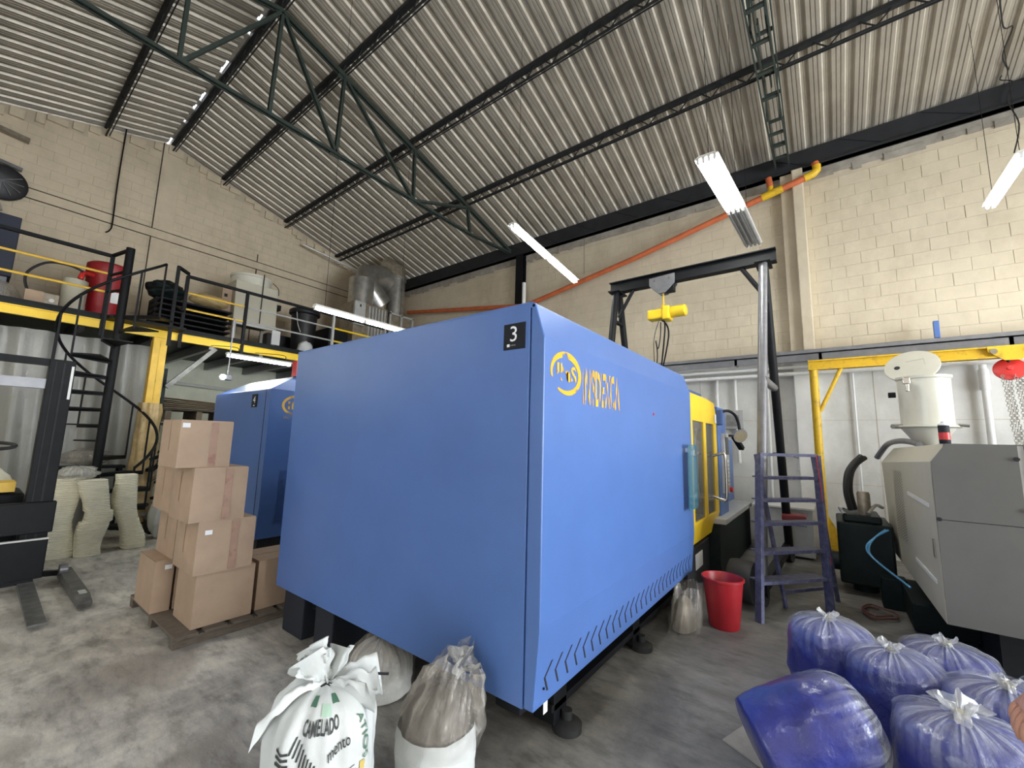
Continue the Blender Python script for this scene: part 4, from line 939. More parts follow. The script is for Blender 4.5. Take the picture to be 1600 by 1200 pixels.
# landing bridge to the deck with its own guard
MB().box((SX-.1, SY+.05, MZ-.04), (2.1, MY, MZ)).build('landing', M_black, st)
gd = MB()
gd.bar((1.90, SY+.1, 4.37), (2.12, MY-.03, 4.40), .045).bar((1.90, SY+.1, 3.0), (1.90, SY+.1, 4.39), .045, upv=(1,0,0)).bar((1.90, SY+.1, 3.7), (2.12, MY-.03, 3.7), .03).bar((1.90, SY+.1, 3.35), (2.12, MY-.03, 3.35), .03)
gd.build('landing_guard', M_black, st)
gd = MB().bar((SX, SY, 4.40), (1.13, MY-.03, 4.36), .04).bar((SX, SY, 4.05), (1.13, MY-.03, 4.03), .03).bar((SX, SY, 3.75), (1.13, MY-.03, 3.75), .03); gd.build('landing_guard', M_black, st)
# ---------- things standing on the mezzanine
dr_ = thing('red_drum', (1.27, 10.2, MZ), 'big red plastic drum on the mezzanine beside the stair', 'drum')
MB().lathe([(.27, MZ), (.28, MZ+.02), (.285, MZ+.9), (.30, MZ+.92), (.30, MZ+1.15), (.27, MZ+1.18), (.24, MZ+1.15)], (1.27, 10.2, 0), 32).build('barrel', M_red, dr_, smooth=True)
MB().tube([(1.05, 10.0, 4.24), (.92, 9.9, 4.22), (.90, 9.9, 4.1)], .04, 10).build('spout', M_redp, dr_, smooth=True)
MB().box((1.30, 9.905, 3.8), (1.52, 9.912, 4.0)).build('label', M_paper, dr_)
wd = thing('grey_drum', (.86, 9.92, MZ), 'pale grey steel drum left of the red drum', 'drum')
MB().lathe([(.15, MZ), (.155, MZ+.3), (.15, MZ+.32), (.155, MZ+.6), (.15, MZ+.72), (.05, MZ+.74)], (.86, 9.92, 0), 24).build('barrel', M_cream, wd, smooth=True)
hh = MB().tube([(.92, 9.85, 4.22), (.75, 9.85, 4.27), (.52, 9.85, 4.24), (.36, 9.85, 4.08), (.31, 9.85, 3.92), (.36, 9.85, 3.72), (.5, 9.85, 3.5), (.55, 9.8, MZ+.02)], .018, 8).build('black_hose', M_rubber, smooth=True)
tag(hh, 'black hose arching over to the floor left of the grey drum', 'hose')
bx_ = thing('small_crate', (.42, 9.5, MZ), 'small brown box at the mezzanine edge', 'box')
MB().box((.32, 9.45, MZ), (.51, 9.7, 3.66)).build('carton', M_card, bx_); 
MB().box((.51, 9.47, MZ), (.67, 9.7, 3.65)).build('motor_box', M_tin, bx_); MB().lathe([(.03, 0), (.03, .01)], (.60, 9.47, 3.55), 12, (0,-1,0)).build('dial', M_paper, bx_)
nv = thing('tall_cabinet', (-.05, 11, MZ), 'dark blue tall cabinet at the left end of the mezzanine', 'cabinet')
MB().box((-.45, 10.8, 4.1), (.19, 11.4, 5.15)).build('body', M_navy, nv, bevel=.01)
MB().box((-.45, 10.9, MZ), (.15, 11.3, 4.1)).build('pedestal', M_grey, nv)
def blob(name, c, r, m, parent=None, n=26, seed=1, amp=.15, fl=.0):
    def fn(u, v):
        t = 2*PI*u; ph = PI*v; d = V((math.cos(t)*math.sin(ph), math.sin(t)*math.sin(ph), -math.cos(ph)))
        k = 1+amp*nz3(d*2.2, 1, seed)+amp*.5*nz3(d*6, 1, seed+3)
        return (c[0]+r[0]*d.x*k, c[1]+r[1]*d.y*k, max(c[2]-r[2]*.98, c[2]+r[2]*d.z*k))
    return surf(name, fn, n, n//2+4, m, parent)
wbg = blob('plastic_bag', (.05, 10.3, 3.62), (.28, .2, .29), M_filmd, seed=4); tag(wbg, 'crumpled clear bag under the dark blue cabinet on the mezzanine', 'bag')
gr = thing('metal_grille_stack', (2.45, 10, MZ), 'stack of black slatted metal racks on the mezzanine', 'rack')
for k in range(7): 
    MB().box((1.9, 9.55, MZ+.03+k*.105), (3.05, 10.4, MZ+.06+k*.105)).build('slat', M_black, gr)
MB().box((1.9, 9.9, MZ), (1.96, 10.35, 4.1)).box((3.0, 9.9, MZ), (3.05, 10.35, 4.1)).box((1.9, 10.3, MZ), (3.05, 10.4, 4.1)).build('frame', M_black, gr)
b1 = blob('plastic_bag', (2.75, 9.95, 4.25), (.34, .25, .13), M_wrap, seed=8); tag(b1, 'shiny brownish plastic bag lying on the black racks', 'bag')
b1 = blob('dark_bundle', (2.05, 10.0, 4.27), (.30, .25, .17), M_dgreen, seed=12, amp=.3); tag(b1, 'dark green grey bundle on the left end of the black racks', 'bundle')
pa = thing('panel_board', (3.1, 10.2, MZ), 'beige upright board with two dark marks between racks and hopper', 'board')
MB().box((3.02, 10.18, MZ), (3.20, 10.22, 4.68)).build('board', M_card, pa); MB().box((3.06, 10.175, 4.50), (3.12, 10.18, 4.57)).build('mark', M_eave, pa)
wc = thing('white_hopper', (3.7, 10.3, MZ), 'tall cream square hopper with a round drum lid on a steel frame on the mezzanine', 'hopper')
MB().prism([(3.25, 10.1, 4.05), (4.12, 10.1, 4.05), (4.10, 10.1, 4.93), (3.23, 10.1, 4.93)], (0, .75, 0)).build('body', M_cream, wc, bevel=.01)
MB().lathe([(.40, 4.93), (.40, 5.1), (.42, 5.12), (.42, 5.16), (.30, 5.19)], (3.66, 10.5, 0), 32).build('drum_lid', M_hop, wc, smooth=True)
for x in (3.28, 4.1):
    for y in (10.12, 10.8): MB().box((x-.03, y-.03, MZ), (x+.03, y+.03, 4.05)).build('leg', M_lgrey, wc)
MB().box((3.28, 10.1, 3.95), (4.12, 10.14, 4.05)).build('frame_rail', M_lgrey, wc); MB().box((3.28, 10.1, 3.5), (4.12, 10.14, 3.53)).build('frame_rail', M_lgrey, wc)
MB().tube([(3.76, 10.07, 5.2), (3.76, 10.07, 4.05)], .01, 6).tube([(3.95, 10.06, 5.05), (4.08, 10.06, 4.95), (4.1, 10.06, 4.8)], .008, 6).build('cable', M_rubber, wc)
MB().box((4.02, 10.0, 3.62), (4.2, 10.02, 3.95)).build('paper_sheet', M_paper, wc)
MB().box((4.14, 10.2, 4.5), (4.24, 10.4, 4.62)).build('terminal_box', M_black, wc)
tb = thing('black_tub', (4.95, 10.5, MZ), 'large black plastic tub on the mezzanine right of the cream hopper', 'tub')
MB().lathe([(.24, MZ), (.30, 4.60), (.36, 4.62), (.36, 4.70), (.32, 4.74), (.27, 4.76)], (4.95, 10.5, 0), 32).build('tub', M_tub, tb, smooth=True)
MB().tube([(4.66, 10.3, 4.6), (4.68, 10.25, 4.3), (4.75, 10.22, 4.1)], .012, 6).build('handle', M_lgrey, tb)
ws = blob('white_sack', (4.55, 9.5, MZ+.2), (.16, .15, .2), M_sack, seed=15); tag(ws, 'small white sack at the mezzanine edge by the railing', 'sack')
dk = thing('dark_machine', (5.6, 10.2, MZ), 'dark boxy equipment in the gloom behind the black tub', 'equipment')
MB().box((5.36, 10.0, MZ), (5.88, 10.9, 4.35)).build('body', M_black, dk, bevel=.03); MB().box((4.3, 11.0, MZ), (5.3, 11.5, 4.1)).build('body', M_tub, dk, bevel=.03)
# dust collector with ducts
dc = thing('dust_collector', (6.6, 9.9, MZ), 'big grey ribbed dust collector with thick round metal ducts in the back corner', 'dust collector')
MB().box((5.95, 9.9, MZ), (7.0, 10.6, 5.22)).build('body', M_tin, dc, bevel=.01)
MB().box((5.93, 9.84, 4.55), (6.25, 9.92, 5.2)).build('control_box', M_lgrey, dc, bevel=.01); MB().box((6.07, 9.83, 5.05), (6.11, 9.84, 5.12)).build('switch', M_eave, dc)
for k in range(6): MB().box((6.36+.1*k, 9.84, MZ), (6.40+.1*k, 9.92, 5.15)).build('rib', M_lgrey, dc)
MB().box((7.05, 9.9, MZ), (7.9, 10.5, 5.15)).build('filter_housing', M_tin, dc)
b = MB()
for x in (7.05, 7.45, 7.86): b.box((x, 9.86, MZ), (x+.05, 9.92, 5.2))
b.box((7.05, 9.86, 5.12), (7.91, 9.92, 5.17)); b.build('filter_frame', M_lgrey, dc)
MB().tube([(6.3, 10.2, 5.2), (6.3, 10.2, 5.95)], .34, 24).build('duct_collar', M_galv, dc, smooth=True)
MB().tube([(6.95, 10.3, 5.4), (6.5, 10.3, 5.9), (6.6, 10.4, 6.2), (7.0, 10.4, 6.3), (7.4, 10.4, 6.2)], .37, 22).build('duct_elbow', M_galv, dc, smooth=True)
MB().tube([(7.45, 10.2, 5.15), (7.45, 10.2, 6.35)], .26, 22).build('duct', M_galv, dc, smooth=True)
MB().tube([(7.45, 10.2, 6.30), (7.45, 10.2, 6.38)], .29, 22).build('duct_band', M_galv, dc, smooth=True)
MB().tube([(7.45, 10.2, 6.36), (7.45, 10.2, 6.62), (7.2, 10.5, 6.82)], .27, 22).build('duct_top', M_tin, dc, smooth=True)
MB().tube([(5.40, 12.0, 7.15), (7.5, 11.6, 6.75)], .03, 8).build('strut_pipe', M_lgrey, dc, smooth=True)
# soot stained switch wire, wall fan
wi = MB().tube([(1.42, 12.2, 8.33), (1.42, 12.2, 7.0), (1.44, 12.2, 6.1), (1.42, 12.2, 5.9), (1.36, 12.2, 5.82)], .014, 6).build('hanging_wire', M_black, smooth=True); tag(wi, 'thin dark wire hanging down the gable wall near the ridge', 'wire')
fn_ = thing('wall_fan', (-.05, 12.1, 6.1), 'dark round wall fan on the gable wall at the left edge', 'fan')
MB().lathe([(.30, 0), (.32, .02), (.32, .14), (.28, .16), (.10, .17)], (-.12, 12.22, 6.18), 28, (.2, -1, -.2)).build('fan_cage', M_tub, fn_, smooth=True)
for k in range(12):
    a = 2*PI*k/12; MB().bar((-.12, 12.05, 6.18), (-.12+.28*math.cos(a), 12.06, 6.18+.28*math.sin(a)), .012).build('cage_wire', M_grey, fn_)
MB().bar((-.4, 12.2, 6.62), (.1, 12.2, 6.55), .08, .06).build('wall_bracket', M_grey, fn_)
MB().bar((-.6, 12.2, 7.25), (.12, 12.2, 7.18), .12, .08).build('wall_bracket', M_tin, fn_)
MB().tube([(-.15, 12.1, 5.75), (-.1, 12.1, 5.6)], .07, 12).build('fan_weight', M_lgrey, fn_, smooth=True)

# ================================================================== UNDER THE MEZZANINE
fixture(2.45, 3.5, 7.75, 2.82, 1, 'lit fluorescent tube under the mezzanine behind machine number 4', m=M_tube_low, chains=False, name='fluorescent_light')
_fl = [o for o in COL.objects if o.name.startswith('fluorescent_light')][-1]
for xx in (2.6, 3.35): MB().tube([(xx, 7.75, 2.89), (xx, 7.75, 3.0), (xx, 9.05, 3.19)], .006, 5).build('chain', M_black, _fl)
sl_ = thing('flood_light', (2.25, 7.0, 2.42), 'small dazzling white lamp above the back corner of machine number 4', 'light')
MB().box((2.22, 6.95, 2.36), (2.32, 7.05, 2.44)).build('lamp_body', M_grey, sl_, bevel=.01)
MB().lathe([(.0, 0), (.035, .004), (.035, .02), (.0, .03)], (2.21, 6.98, 2.40), 16, (-1, -.7, -.2), cap=False).build('lamp_lens', M_led, sl_, smooth=True)
MB().bar((2.27, 7.0, 2.44), (2.27, 7.0, 3.3), .015).build('lamp_rod', M_grey, sl_)
cu = thing('plastic_curtain', (1.0, 9.6, 0), 'dirty grey plastic sheeting hanging behind the stair and forklift', 'curtain')
def cf(u, v):
    x = -1.8+3.75*u; return (x, 9.62+.05*math.sin(x*9)+.03*math.sin(x*23+v*3), .05+3.04*v)
surf('sheet', cf, 110, 6, M_curtain, cu, closed=False)
# storage rack with pallets behind the boxes
rk = thing('storage_rack', (2.7, 9.9, 0), 'grey steel rack piled with flattened cardboard behind the boxes', 'rack')
b = MB()
for x in (2.08, 3.28):
    for y in (9.36, 10.36): b.box((x-.02, y-.02, 0), (x+.02, y+.02, 2.7 if x < 2.5 else 2.1))
b.build('upright', M_dgreen, rk); MB().box((2.06, 9.38, 1.70), (3.3, 10.38, 1.74)).box((2.06, 9.38, 1.0), (3.3, 10.38, 1.04)).build('shelf', M_dgreen, rk)
pw = thing('wooden_pallet', (2.65, 9.9, 1.74), 'old grey wooden pallet on the rack shelf', 'pallet')
for x in (2.18, 2.65, 3.08): MB().box((x, 9.5, 1.80), (x+.09, 10.3, 1.98)).build('block', M_wood, pw)
for y in (9.46, 9.7, 9.95, 10.2): MB().box((2.14, y, 1.98), (3.22, y+.11, 2.01)).build('top_board', M_wood, pw)
MB().box((2.14, 9.46, 1.775), (3.22, 10.3, 1.80)).build('bottom_board', M_wood, pw)
random.seed(9)
for k in range(6):
    xo = random.uniform(.01, .06); o = MB().add([(2.1+xo, 9.4, 2.015+k*.035), (3.2+xo, 9.42, 2.01+k*.025), (3.15+xo, 10.3, 2.015+k*.03), (2.15+xo, 10.3, 2.03+k*.035), (2.1+xo, 9.4, 2.022+k*.035), (3.2+xo, 9.42, 2.017+k*.025), (3.15+xo, 10.3, 2.022+k*.03), (2.15+xo, 10.3, 2.037+k*.035)], [(0,3,2,1),(4,5,6,7),(0,1,5,4),(1,2,6,5),(2,3,7,6),(3,0,4,7)]).build('flattened_carton', M_card if k % 2 else M_tin)
    tag(o, ('lowest', 'second lowest', 'third lowest', 'third highest', 'second highest', 'topmost')[k]+' flattened carton in the loose pile on the rack', 'cardboard', 'flattened cartons on the rack')
MB().bar((2.1, 9.36, 1.2), (2.6, 9.40, 1.7), .03).build('cross_brace', M_dgreen, rk)
clut = thing('scrap_heap', (2.0, 8.9, 0), 'dark heap of scrap parts behind the cardboard boxes', 'scrap')
random.seed(11)
for k in range(14):
    c = V((random.uniform(1.95, 2.35), random.uniform(8.5, 9.1), random.uniform(.1, 1.25))); d = V((random.uniform(-1, 1), random.uniform(-1, 1), random.uniform(-.6, .6))).normalized()*.16
    MB().bar(c-d, c+d, random.uniform(.03, .1), random.uniform(.02, .06)).build('scrap_piece', random.choice([M_black, M_grey, M_dgreen, M_tin]), clut)
MB().box((1.95, 8.5, 0), (2.4, 9.1, .25)).build('bin', M_black, clut)
wbb = blob('white_bag', (1.98, 8.15, .32), (.14, .14, .32), M_sack, seed=22, amp=.2); tag(wbb, 'small white bag between the foam stacks and the boxes', 'bag')
# gable wall pipes under the mezzanine
tag(MB().tube([(2.2, 12.2, 2.75), (6, 12.2, 2.6)], .04, 8).build('wall_pipe', M_pvc, smooth=True), 'pale pipe along the wall under the mezzanine', 'pipe')

# ---------- nested foam trays: leaning stacks of thin shells
def foam_stack(x, y, z0, h, w, d, lean, label, seed, bendz=None):
    t = thing('foam_tray_stack', (x, y, z0), label, 'stack', 'stacks of cream foam trays')
    random.seed(seed); n = int(h/.022); me = None
    b = MB(); vs = []
    # one nested pile, edge of every shell standing proud
    k = 0
    lays = []
    for i in range(n):
        z = z0+i*.022; f = i/n
        ox = lean[0]*f+.03*math.sin(f*7+seed)+(.025 if (bendz and abs(f-bendz) < .06) else 0); oy = lean[1]*f+.02*math.sin(f*5+seed*2)
        s = 1+.07*math.sin(f*11+seed)+random.uniform(-.015, .015)
        lays.append((x+ox, y+oy, z, w*s/2, d*s/2))
    for i, (cx, cy, z, a, c) in enumerate(lays):
        N_ = 16; ring0 = []; 
        for zz, sc in ((z, .93), (z+.016, 1.0), (z+.021, .97)):
            for j in range(N_):
                t_ = 2*PI*j/N_; cs, sn = math.cos(t_), math.sin(t_); e = .45
                ring0.append((cx+a*sc*math.copysign(abs(cs)**e, cs), cy+c*sc*math.copysign(abs(sn)**e, sn), zz))
        F = [(q*N_+j, q*N_+(j+1) % N_, (q+1)*N_+(j+1) % N_, (q+1)*N_+j) for q in range(2) for j in range(N_)]
        F += [tuple(range(N_))[::-1], tuple(range(2*N_, 3*N_))]
        b.add(ring0, F)
    tag(b.build('foam_trays', M_foam, t), kind='stuff')
    return t, lays[-1]
foam_stack(.865, 7.76, 0, .97, .30, .3, (.02, .02), 'cream foam tray stack partly hidden by the forklift mast', 1)
foam_stack(1.18, 7.62, 0, .95, .27, .28, (-.04, .04), 'cream foam tray stack in the middle of the three', 4, .5)
foam_stack(1.60, 7.74, 0, .99, .24, .26, (-.17, .05), 'cream foam tray stack leaning left, nearest the yellow column', 7)
bb = blob('plastic_bag', (.97, 7.74, 1.03), (.2, .15, .09), M_filmw, seed=31, amp=.3); tag(bb, 'crumpled clear bag lying on top of the foam trays', 'bag')
gb = blob('grey_bag', (1.25, 9.37, 1.15), (.3, .15, .13), M_filmd, seed=33, amp=.3); tag(gb, 'shiny grey plastic bundle behind the foam tray stacks', 'bag')
MB_ = thing('work_table', (1.3, 9.37, 0), 'dark low table carrying the grey plastic bundle behind the stair', 'table')
MB().box((.9, 9.22, .98), (1.7, 9.52, 1.02)).build('table_top', M_black, MB_)
for x in (.95, 1.65):
    for y in (9.25, 9.49): MB().box((x-.02, y-.02, 0), (x+.02, y+.02, .98)).build('leg', M_black, MB_)

# ---------- forklift (walkie stacker)
fk = thing('forklift', (.2, 6.8, 0), 'black forklift stacker with two forks at the left edge', 'forklift')
MB().box((.47, 6.38, .12), (.66, 6.52, 2.31)).build('mast_channel', M_black, fk, bevel=.006)
MB().box((.51, 6.375, .4), (.52, 6.38, 2.28)).box((.57, 6.374, .4), (.585, 6.38, 2.28)).build('mast_groove', M_eave, fk)
MB().box((.63, 6.37, 1.9), (.65, 6.375, 2.25)).build('lift_chain', M_lgrey, fk)
MB().box((-.52, 6.38, .12), (-.33, 6.52, 2.31)).build('mast_channel', M_black, fk, bevel=.006)
MB().box((-.35, 6.40, 2.24), (.5, 6.48, 2.31)).build('mast_crossbar', M_black, fk); MB().box((-.35, 6.42, 2.00), (.5, 6.5, 2.10)).build('mast_crossbar', M_grey, fk)
MB().box((-.55, 6.30, .56), (.68, 6.40, .86)).build('fork_carriage', M_black, fk, bevel=.008)
MB().box((-.55, 6.27, .13), (.66, 6.38, .50)).build('fork_carriage', M_black, fk, bevel=.008)
MB().box((-.55, 6.262, .50), (.66, 6.30, .515)).build('carriage_edge', M_lgrey, fk)
MB().box((-.3, 6.26, .1), (.6, 6.36, .14)).build('carriage_edge', M_black, fk)
for x in (.36, .12):
    pass
for x in (.30,): MB().lathe([(.02, 0), (.02, .012)], (x, 6.268, .40), 10, (0,-1,0)).build('bolt', M_grey, fk); MB().lathe([(.02, 0), (.02, .012)], (x-.02, 6.268, .22), 10, (0,-1,0)).build('bolt', M_grey, fk)
for x0_ in (.50, -.35): MB().prism([(x0_, 6.3, .07), (x0_, 5.10, .035), (x0_, 5.10, .05), (x0_, 6.3, .115)], (.105, 0, 0)).build('fork', M_fork, fk)
MB().bar((.62, 6.75, .07), (.88, 6.6, .07), .05, .05).build('outrigger_arm', M_black, fk)
MB().prism([(.80, 6.6, .03), (.80, 5.36, .03), (.80, 5.34, .07), (.80, 5.5, .11), (.80, 6.6, .12)], (.10, 0, 0)).build('outrigger_leg', M_fork, fk, bevel=.005)
MB().lathe([(.03, -.03), (.055, -.03), (.055, .03), (.03, .03)], (.82, 6.45, .14), 18, (1, 0, 0)).build('roller', M_grey, fk, smooth=True)
MB().box((.83, 5.5, .105), (.88, 5.62, .113)).build('leg_plate', M_lgrey, fk)
MB().box((-.6, 6.9, .15), (.5, 7.6, .9)).build('battery_housing', M_black, fk, bevel=.03)
MB().box((-.1, 6.88, .92), (.42, 7.2, 1.02)).build('yellow_cover', M_yel_beam, fk)
MB().bar((.15, 7.0, 1.02), (.15, 7.0, 1.38), .05, .05, upv=(1,0,0)).build('steering_column', M_black, fk)
pts = [(.20+.17*math.cos(t), 6.9+.15*math.sin(t), 1.40+.03*math.sin(t)) for t in [i*PI/9 for i in range(19)]]
MB().tube(pts, .018, 8, cap=False).build('steering_wheel', M_rubber, fk, smooth=True)
MB().box((-.2, 6.6, 1.15), (.0, 6.7, 1.5)).build('control_box', M_black, fk)
for y in (6.6,): MB().lathe([(.05, -.05), (.11, -.05), (.11, .05), (.05, .05)], (.30, 7.2, .11), 20, (1, 0, 0)).build('drive_wheel', M_rubber, fk, smooth=True)
wl2 = thing('wrapped_bundle', (.2, 8.2, 0), 'pale plastic-wrapped bundle seen through the forklift mast', 'bundle')
blob('bundle', (.1, 8.2, .62), (.42, .25, .62), M_foam, wl2, seed=41, amp=.12)

# ================================================================== BOXES ON PALLET
pt = thing('wooden_pallet', (1.65, 4.5, 0), 'dark wooden pallet under the stacked cardboard boxes', 'pallet')
for y in (3.93, 4.5, 5.12): MB().box((1.13, y, 0), (2.25, y+.09, .07)).build('runner', M_wood, pt)
for x in (1.13, 1.32, 1.51, 1.70, 1.89, 2.10): MB().box((x, 3.90, .07), (x+.145, 5.22, .092)).build('deck_board', M_wood, pt)
def carton(x0, y0, z0, dx, dy_, dz, label, tape=True, lab=None, side=None, rot=0, sag=.0):
    t = thing('cardboard_box', (x0+dx/2, y0+dy_/2, z0), label, 'box', 'cardboard boxes on the pallet')
    c = V((x0+dx/2, y0+dy_/2, z0)); R = Matrix.Rotation(rot, 4, 'Z')
    def W(p): return tuple(c+(R @ (V(p))))
    a, b_ = dx/2, dy_/2; g = .004
    # body walls bulge slightly
    nb = 6; vs = []; fs = []
    ringp = []
    def edge(p, q, nx_, ny_):
        for i in range(nb):
            f = i/nb; bl = sag*math.sin(PI*f); ringp.append((p[0]+(q[0]-p[0])*f, p[1]+(q[1]-p[1])*f, nx_*bl, ny_*bl))
    edge((-a, -b_), (a, -b_), 0, -1); edge((a, -b_), (a, b_), 1, 0); edge((a, b_), (-a, b_), 0, 1); edge((-a, b_), (-a, -b_), -1, 0)
    zs = [0, .25, .5, .75, 1]
    for zf in zs:
        k = math.sin(PI*zf)
        for (px, py, bx_, by_) in ringp: vs.append(W((px+bx_*k, py+by_*k, dz*zf)))
    n = len(ringp)
    for r in range(len(zs)-1):
        for i in range(n): fs.append((r*n+i, r*n+(i+1) % n, (r+1)*n+(i+1) % n, (r+1)*n+i))
    fs.append(tuple(range(n))[::-1])
    MB().add(vs, fs).build('carton_body', M_card, t)
    for s in (-1, 1):
        P = [(-a+.003, s*g, dz), (a-.003, s*g, dz), (a-.003, s*(b_-.002), dz), (-a+.003, s*(b_-.002), dz)]
        MB().prism([W(p) for p in P], (0, 0, .005)).build('top_flap', M_card, t)
    if tape:
        k = .026
        MB().prism([W((-k+.05, -b_-.0015-sag*.9, dz*.02)), W((k+.05, -b_-.0015-sag*.9, dz*.02)), W((k+.05, -b_-.0015-sag*.9, dz*.98)), W((-k+.05, -b_-.0015-sag*.9, dz*.98))], (0, -.0006, 0)).build('tape', M_tape, t)
        MB().prism([W((-a-.0012-sag, .0, dz*.35)), W((-a-.0012-sag, .008, dz*.35)), W((-a-.0012-sag, .008, dz)), W((-a-.0012-sag, .0, dz))], (-.0006, 0, 0)).build('flap_crease', M_card2, t)
    if lab: MB().prism([W((lab[0], -b_-.003-sag, lab[1])), W((lab[0]+.05, -b_-.003-sag, lab[1])), W((lab[0]+.05, -b_-.003-sag, lab[1]+.035)), W((lab[0], -b_-.003-sag, lab[1]+.035))], (0, -.0006, 0)).build('sticker', M_paper, t)
    return t
carton(1.24, 3.97, .095, .42, .43, .40, 'bottom front cardboard box, standing on the pallet corner', tape=False)
carton(1.20, 3.93, .500, .41, .50, .395, 'second box from the bottom of the front stack, white sticker', lab=(-.16, .30), sag=.008)
carton(1.13, 3.93, .900, .38, .50, .415, 'third box from the bottom of the front stack, taped front', sag=.01)
carton(1.01, 3.97, 1.320, .36, .42, .365, 'topmost cardboard box with a small white sticker', lab=(-.17, .31), rot=.03)
carton(1.12, 4.55, .095, .13, .50, .41, 'small low box at the left back corner of the pallet', tape=False, lab=(-.0, .34))
carton(1.27, 4.55, .095, .40, .5, .40, 'bottom box hidden behind the front stack', tape=False)
carton(1.22, 4.52, .510, .40, .5, .38, 'second-layer box behind, its side flap sagging open', sag=.005)
carton(1.16, 4.55, .900, .38, .5, .37, 'third-layer box behind the front stack')
carton(1.70, 4.0, .095, .42, .45, .40, 'lone box on the right of the pallet beside machine number 3', tape=False)
# ================================================================== BAGS
def bag_shape(c, R, h, seed, ax=None, neck=.09, pleat=.10, taper=.0, top=.30, base_round=.12, flat=True, squash=(1, 1)):
    """returns fn(u, v) of a tied bag standing on the floor: round base, full belly, pleated shoulder gathered at the neck"""
    def fn(u, v, grow=0.0, vmax=1.0):
        v = v*vmax; t = 2*PI*u
        if v < .12: q = v/.12; r = R*math.sin(q*PI/2)**.5*1.0; z = base_round*R*(1-math.cos(q*PI/2))
        elif v < .70: q = (v-.12)/.58; r = R*(1+.05*math.sin(q*PI)-taper*q); z = base_round*R+(h*(1-top)-base_round*R)*q
        else: q = (v-.70)/.30; r = R*(1-taper)*(1-q**1.9)+R*neck*q; z = h*(1-top)+h*top*(math.sin(q*PI/2)**.8)
        r += grow
        k = 0 if v < .55 else min(1, (v-.55)/.2)
        fold = math.sin(9*t+seed+2*nz3((math.cos(t), math.sin(t), v*2), 1, seed))*.5+math.sin(17*t+seed*2)*.35
        r *= 1+pleat*k*fold*.5
        n = nz3((math.cos(t)*1.6, math.sin(t)*1.6, v*3.5), 1, seed)*.06+nz3((math.cos(t)*4, math.sin(t)*4, v*9), 1, seed+5)*.04+nz3((math.cos(t)*9, math.sin(t)*9, v*16), 1, seed+8)*.014
        r *= 1+n
        z += .03*R*nz3((math.cos(t)*3, math.sin(t)*3, v*5), 1, seed+9)*(v > .15)
        p = V((r*math.cos(t)*squash[0], r*math.sin(t)*squash[1], max(.002, z)))
        if ax is not None: p = ax @ p
        return tuple(V(c)+p)
    return fn
def tuft(c, R, seed, parent, m, up=(0, 0, 1), spread=1.0, H=.09):
    """crumpled tail of the bag above the tie: an open flared, folded ruff"""
    M = V((0, 0, 1)).rotation_difference(V(up)).to_matrix()
    def fn(u, v):
        t = 2*PI*u; r = R*(.12+spread*v**.8*(.8+.35*math.sin(5*t+seed)+.25*math.sin(11*t+seed*3))); z = H*(v-.55*v*v*(1+.8*math.sin(3*t+seed)))*1.5+.02*nz3((math.cos(t)*3, math.sin(t)*3, v*4), 1, seed)
        return tuple(V(c)+M @ V((r*math.cos(t), r*math.sin(t), z)))
    return surf('gathered_end', fn, 64, 8, m, parent)
def blue_bag(c, R, h, seed, label, ax=None, tilt=None, squash=(1, 1), tie=True, paper=None, top=.28):
    t = thing('blue_pellet_bag', c, label, 'bag', 'clear plastic bags filled with blue material')
    A = tilt
    f = bag_shape(c, R, h, seed, A, squash=squash, top=top, pleat=.12)
    f2 = bag_shape(c, R*.965, h*.93, seed, A, squash=squash, top=top*.7, pleat=.03, neck=.05)
    surf('contents', lambda u, v: f2(u, v), 48, 30, M_bluebag, t)
    surf('clear_film', lambda u, v: f(u, .03+.97*v), 96, 44, M_film, t)
    tipv = V((0, 0, h)); d = V((0, 0, 1))
    if A: tipv = A @ tipv; d = A @ d
    if tie:
        tuft(V(c)+tipv-d*.02, .045 if seed != 5 else .075, seed, t, M_tuft, d, H=.045 if seed != 5 else .07)
        MB().lathe([(R*.10, -.012), (R*.13, 0), (R*.10, .012)], V(c)+tipv-d*.008, 14, tuple(d)).build('tie', M_cream, t, smooth=True)
    return t
def Rxyz(ax, ang): return Matrix.Rotation(ang, 3, ax)
blue_bag((3.60, .07, 0), .235, .50, 1, 'upright blue bag farthest left, nearest the ladder')
blue_bag((3.42, -.22, 0), .235, .46, 2, 'blue bag behind the lying one, its tie at the centre')
blue_bag((3.80, -.50, 0), .23, .44, 3, 'blue bag at the back, nearest the grey machine')
blue_bag((3.27, -.63, 0), .24, .47, 4, 'blue bag right of centre behind the large front one', squash=(1.05, 1))
blue_bag((3.62, -.95, 0), .22, .42, 6, 'blue bag at the right edge, behind the others')
blue_bag((2.86, -.95, 0), .22, .44, 8, 'blue bag cut off by the bottom right corner')
fb_ = blue_bag((2.72, -.38, 0), .235, .50, 5, 'large blue bag in front with a big pale knot and a paper label')
